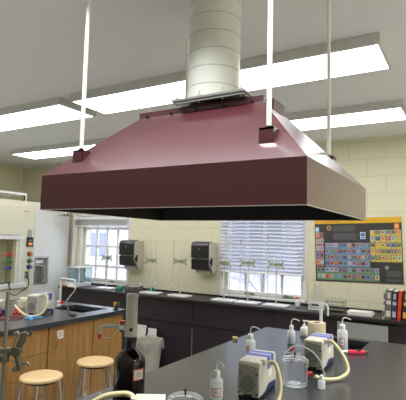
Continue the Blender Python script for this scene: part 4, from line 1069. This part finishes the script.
m = MB(); m.hexa([(-.09, -.0885, .05), (.0, -.0885, .05), (.0, -.086, .05), (-.09, -.086, .05), (-.09, -.0815, .085), (.0, -.0815, .085), (.0, -.079, .085), (-.09, -.079, .085)]); obj('display', m, 'smoke', mg)

# ------------------------------------------------------------------ lights, world, camera
def area(name, loc, sx, sy, power, rot=(0, 0, 0), col=(.97, .98, 1.0)):
    l = bpy.data.lights.new(name, 'AREA'); l.shape = 'RECTANGLE'; l.size = sx; l.size_y = sy; l.energy = power; l.color = col; l.spread = math.radians(120)
    o = bpy.data.objects.new(name, l); COL.objects.link(o); o.location = loc; o.rotation_euler = rot
for x, y, sx, sy, pw_ in ((-4.7, 1.0, 2.4, .45, 110), (-.9, 1.27, 2.0, .16, 26), (1.9, 1.3, 2.0, .45, 100), (1.3, 2.9, 2.4, .45, 80), (-1.2, -2.6, 2.4, .45, 22)):  # fill lamps added out of view to brighten room and hood, no fixtures modelled
    area('fill_lamp', (x, y, ZC - .05), sx, sy, pw_)
w = bpy.data.worlds.new('World'); SC.world = w; w.use_nodes = True
nt = w.node_tree; nt.nodes.clear()
bg = nt.nodes.new('ShaderNodeBackground'); ow = nt.nodes.new('ShaderNodeOutputWorld')
bg.inputs['Color'].default_value = (.80, .88, 1.0, 1); bg.inputs['Strength'].default_value = 3.3
nt.links.new(bg.outputs[0], ow.inputs['Surface'])

cam = bpy.data.cameras.new('Camera'); co = bpy.data.objects.new('Camera', cam); COL.objects.link(co)
yaw, pitch, roll = math.radians(-30.7377), math.radians(5.2221), math.radians(1.5189)
f = Vector((math.sin(yaw) * math.cos(pitch), math.cos(yaw) * math.cos(pitch), math.sin(pitch)))
r0 = Vector((math.cos(yaw), -math.sin(yaw), 0)); u0 = r0.cross(f)
r1 = r0 * math.cos(roll) + u0 * math.sin(roll); u1 = -r0 * math.sin(roll) + u0 * math.cos(roll)
co.matrix_world = Matrix(((r1.x, u1.x, -f.x, 0), (r1.y, u1.y, -f.y, 0), (r1.z, u1.z, -f.z, 1.62), (0, 0, 0, 1)))
cam.sensor_fit = 'HORIZONTAL'; cam.sensor_width = 36; cam.lens = 452.44 / 406 * 36
cam.clip_start = .05; cam.clip_end = 200
SC.camera = co
SC.view_settings.view_transform = 'Standard'; SC.view_settings.look = 'None'
SC.view_settings.exposure = 0.0; SC.view_settings.gamma = 1.0
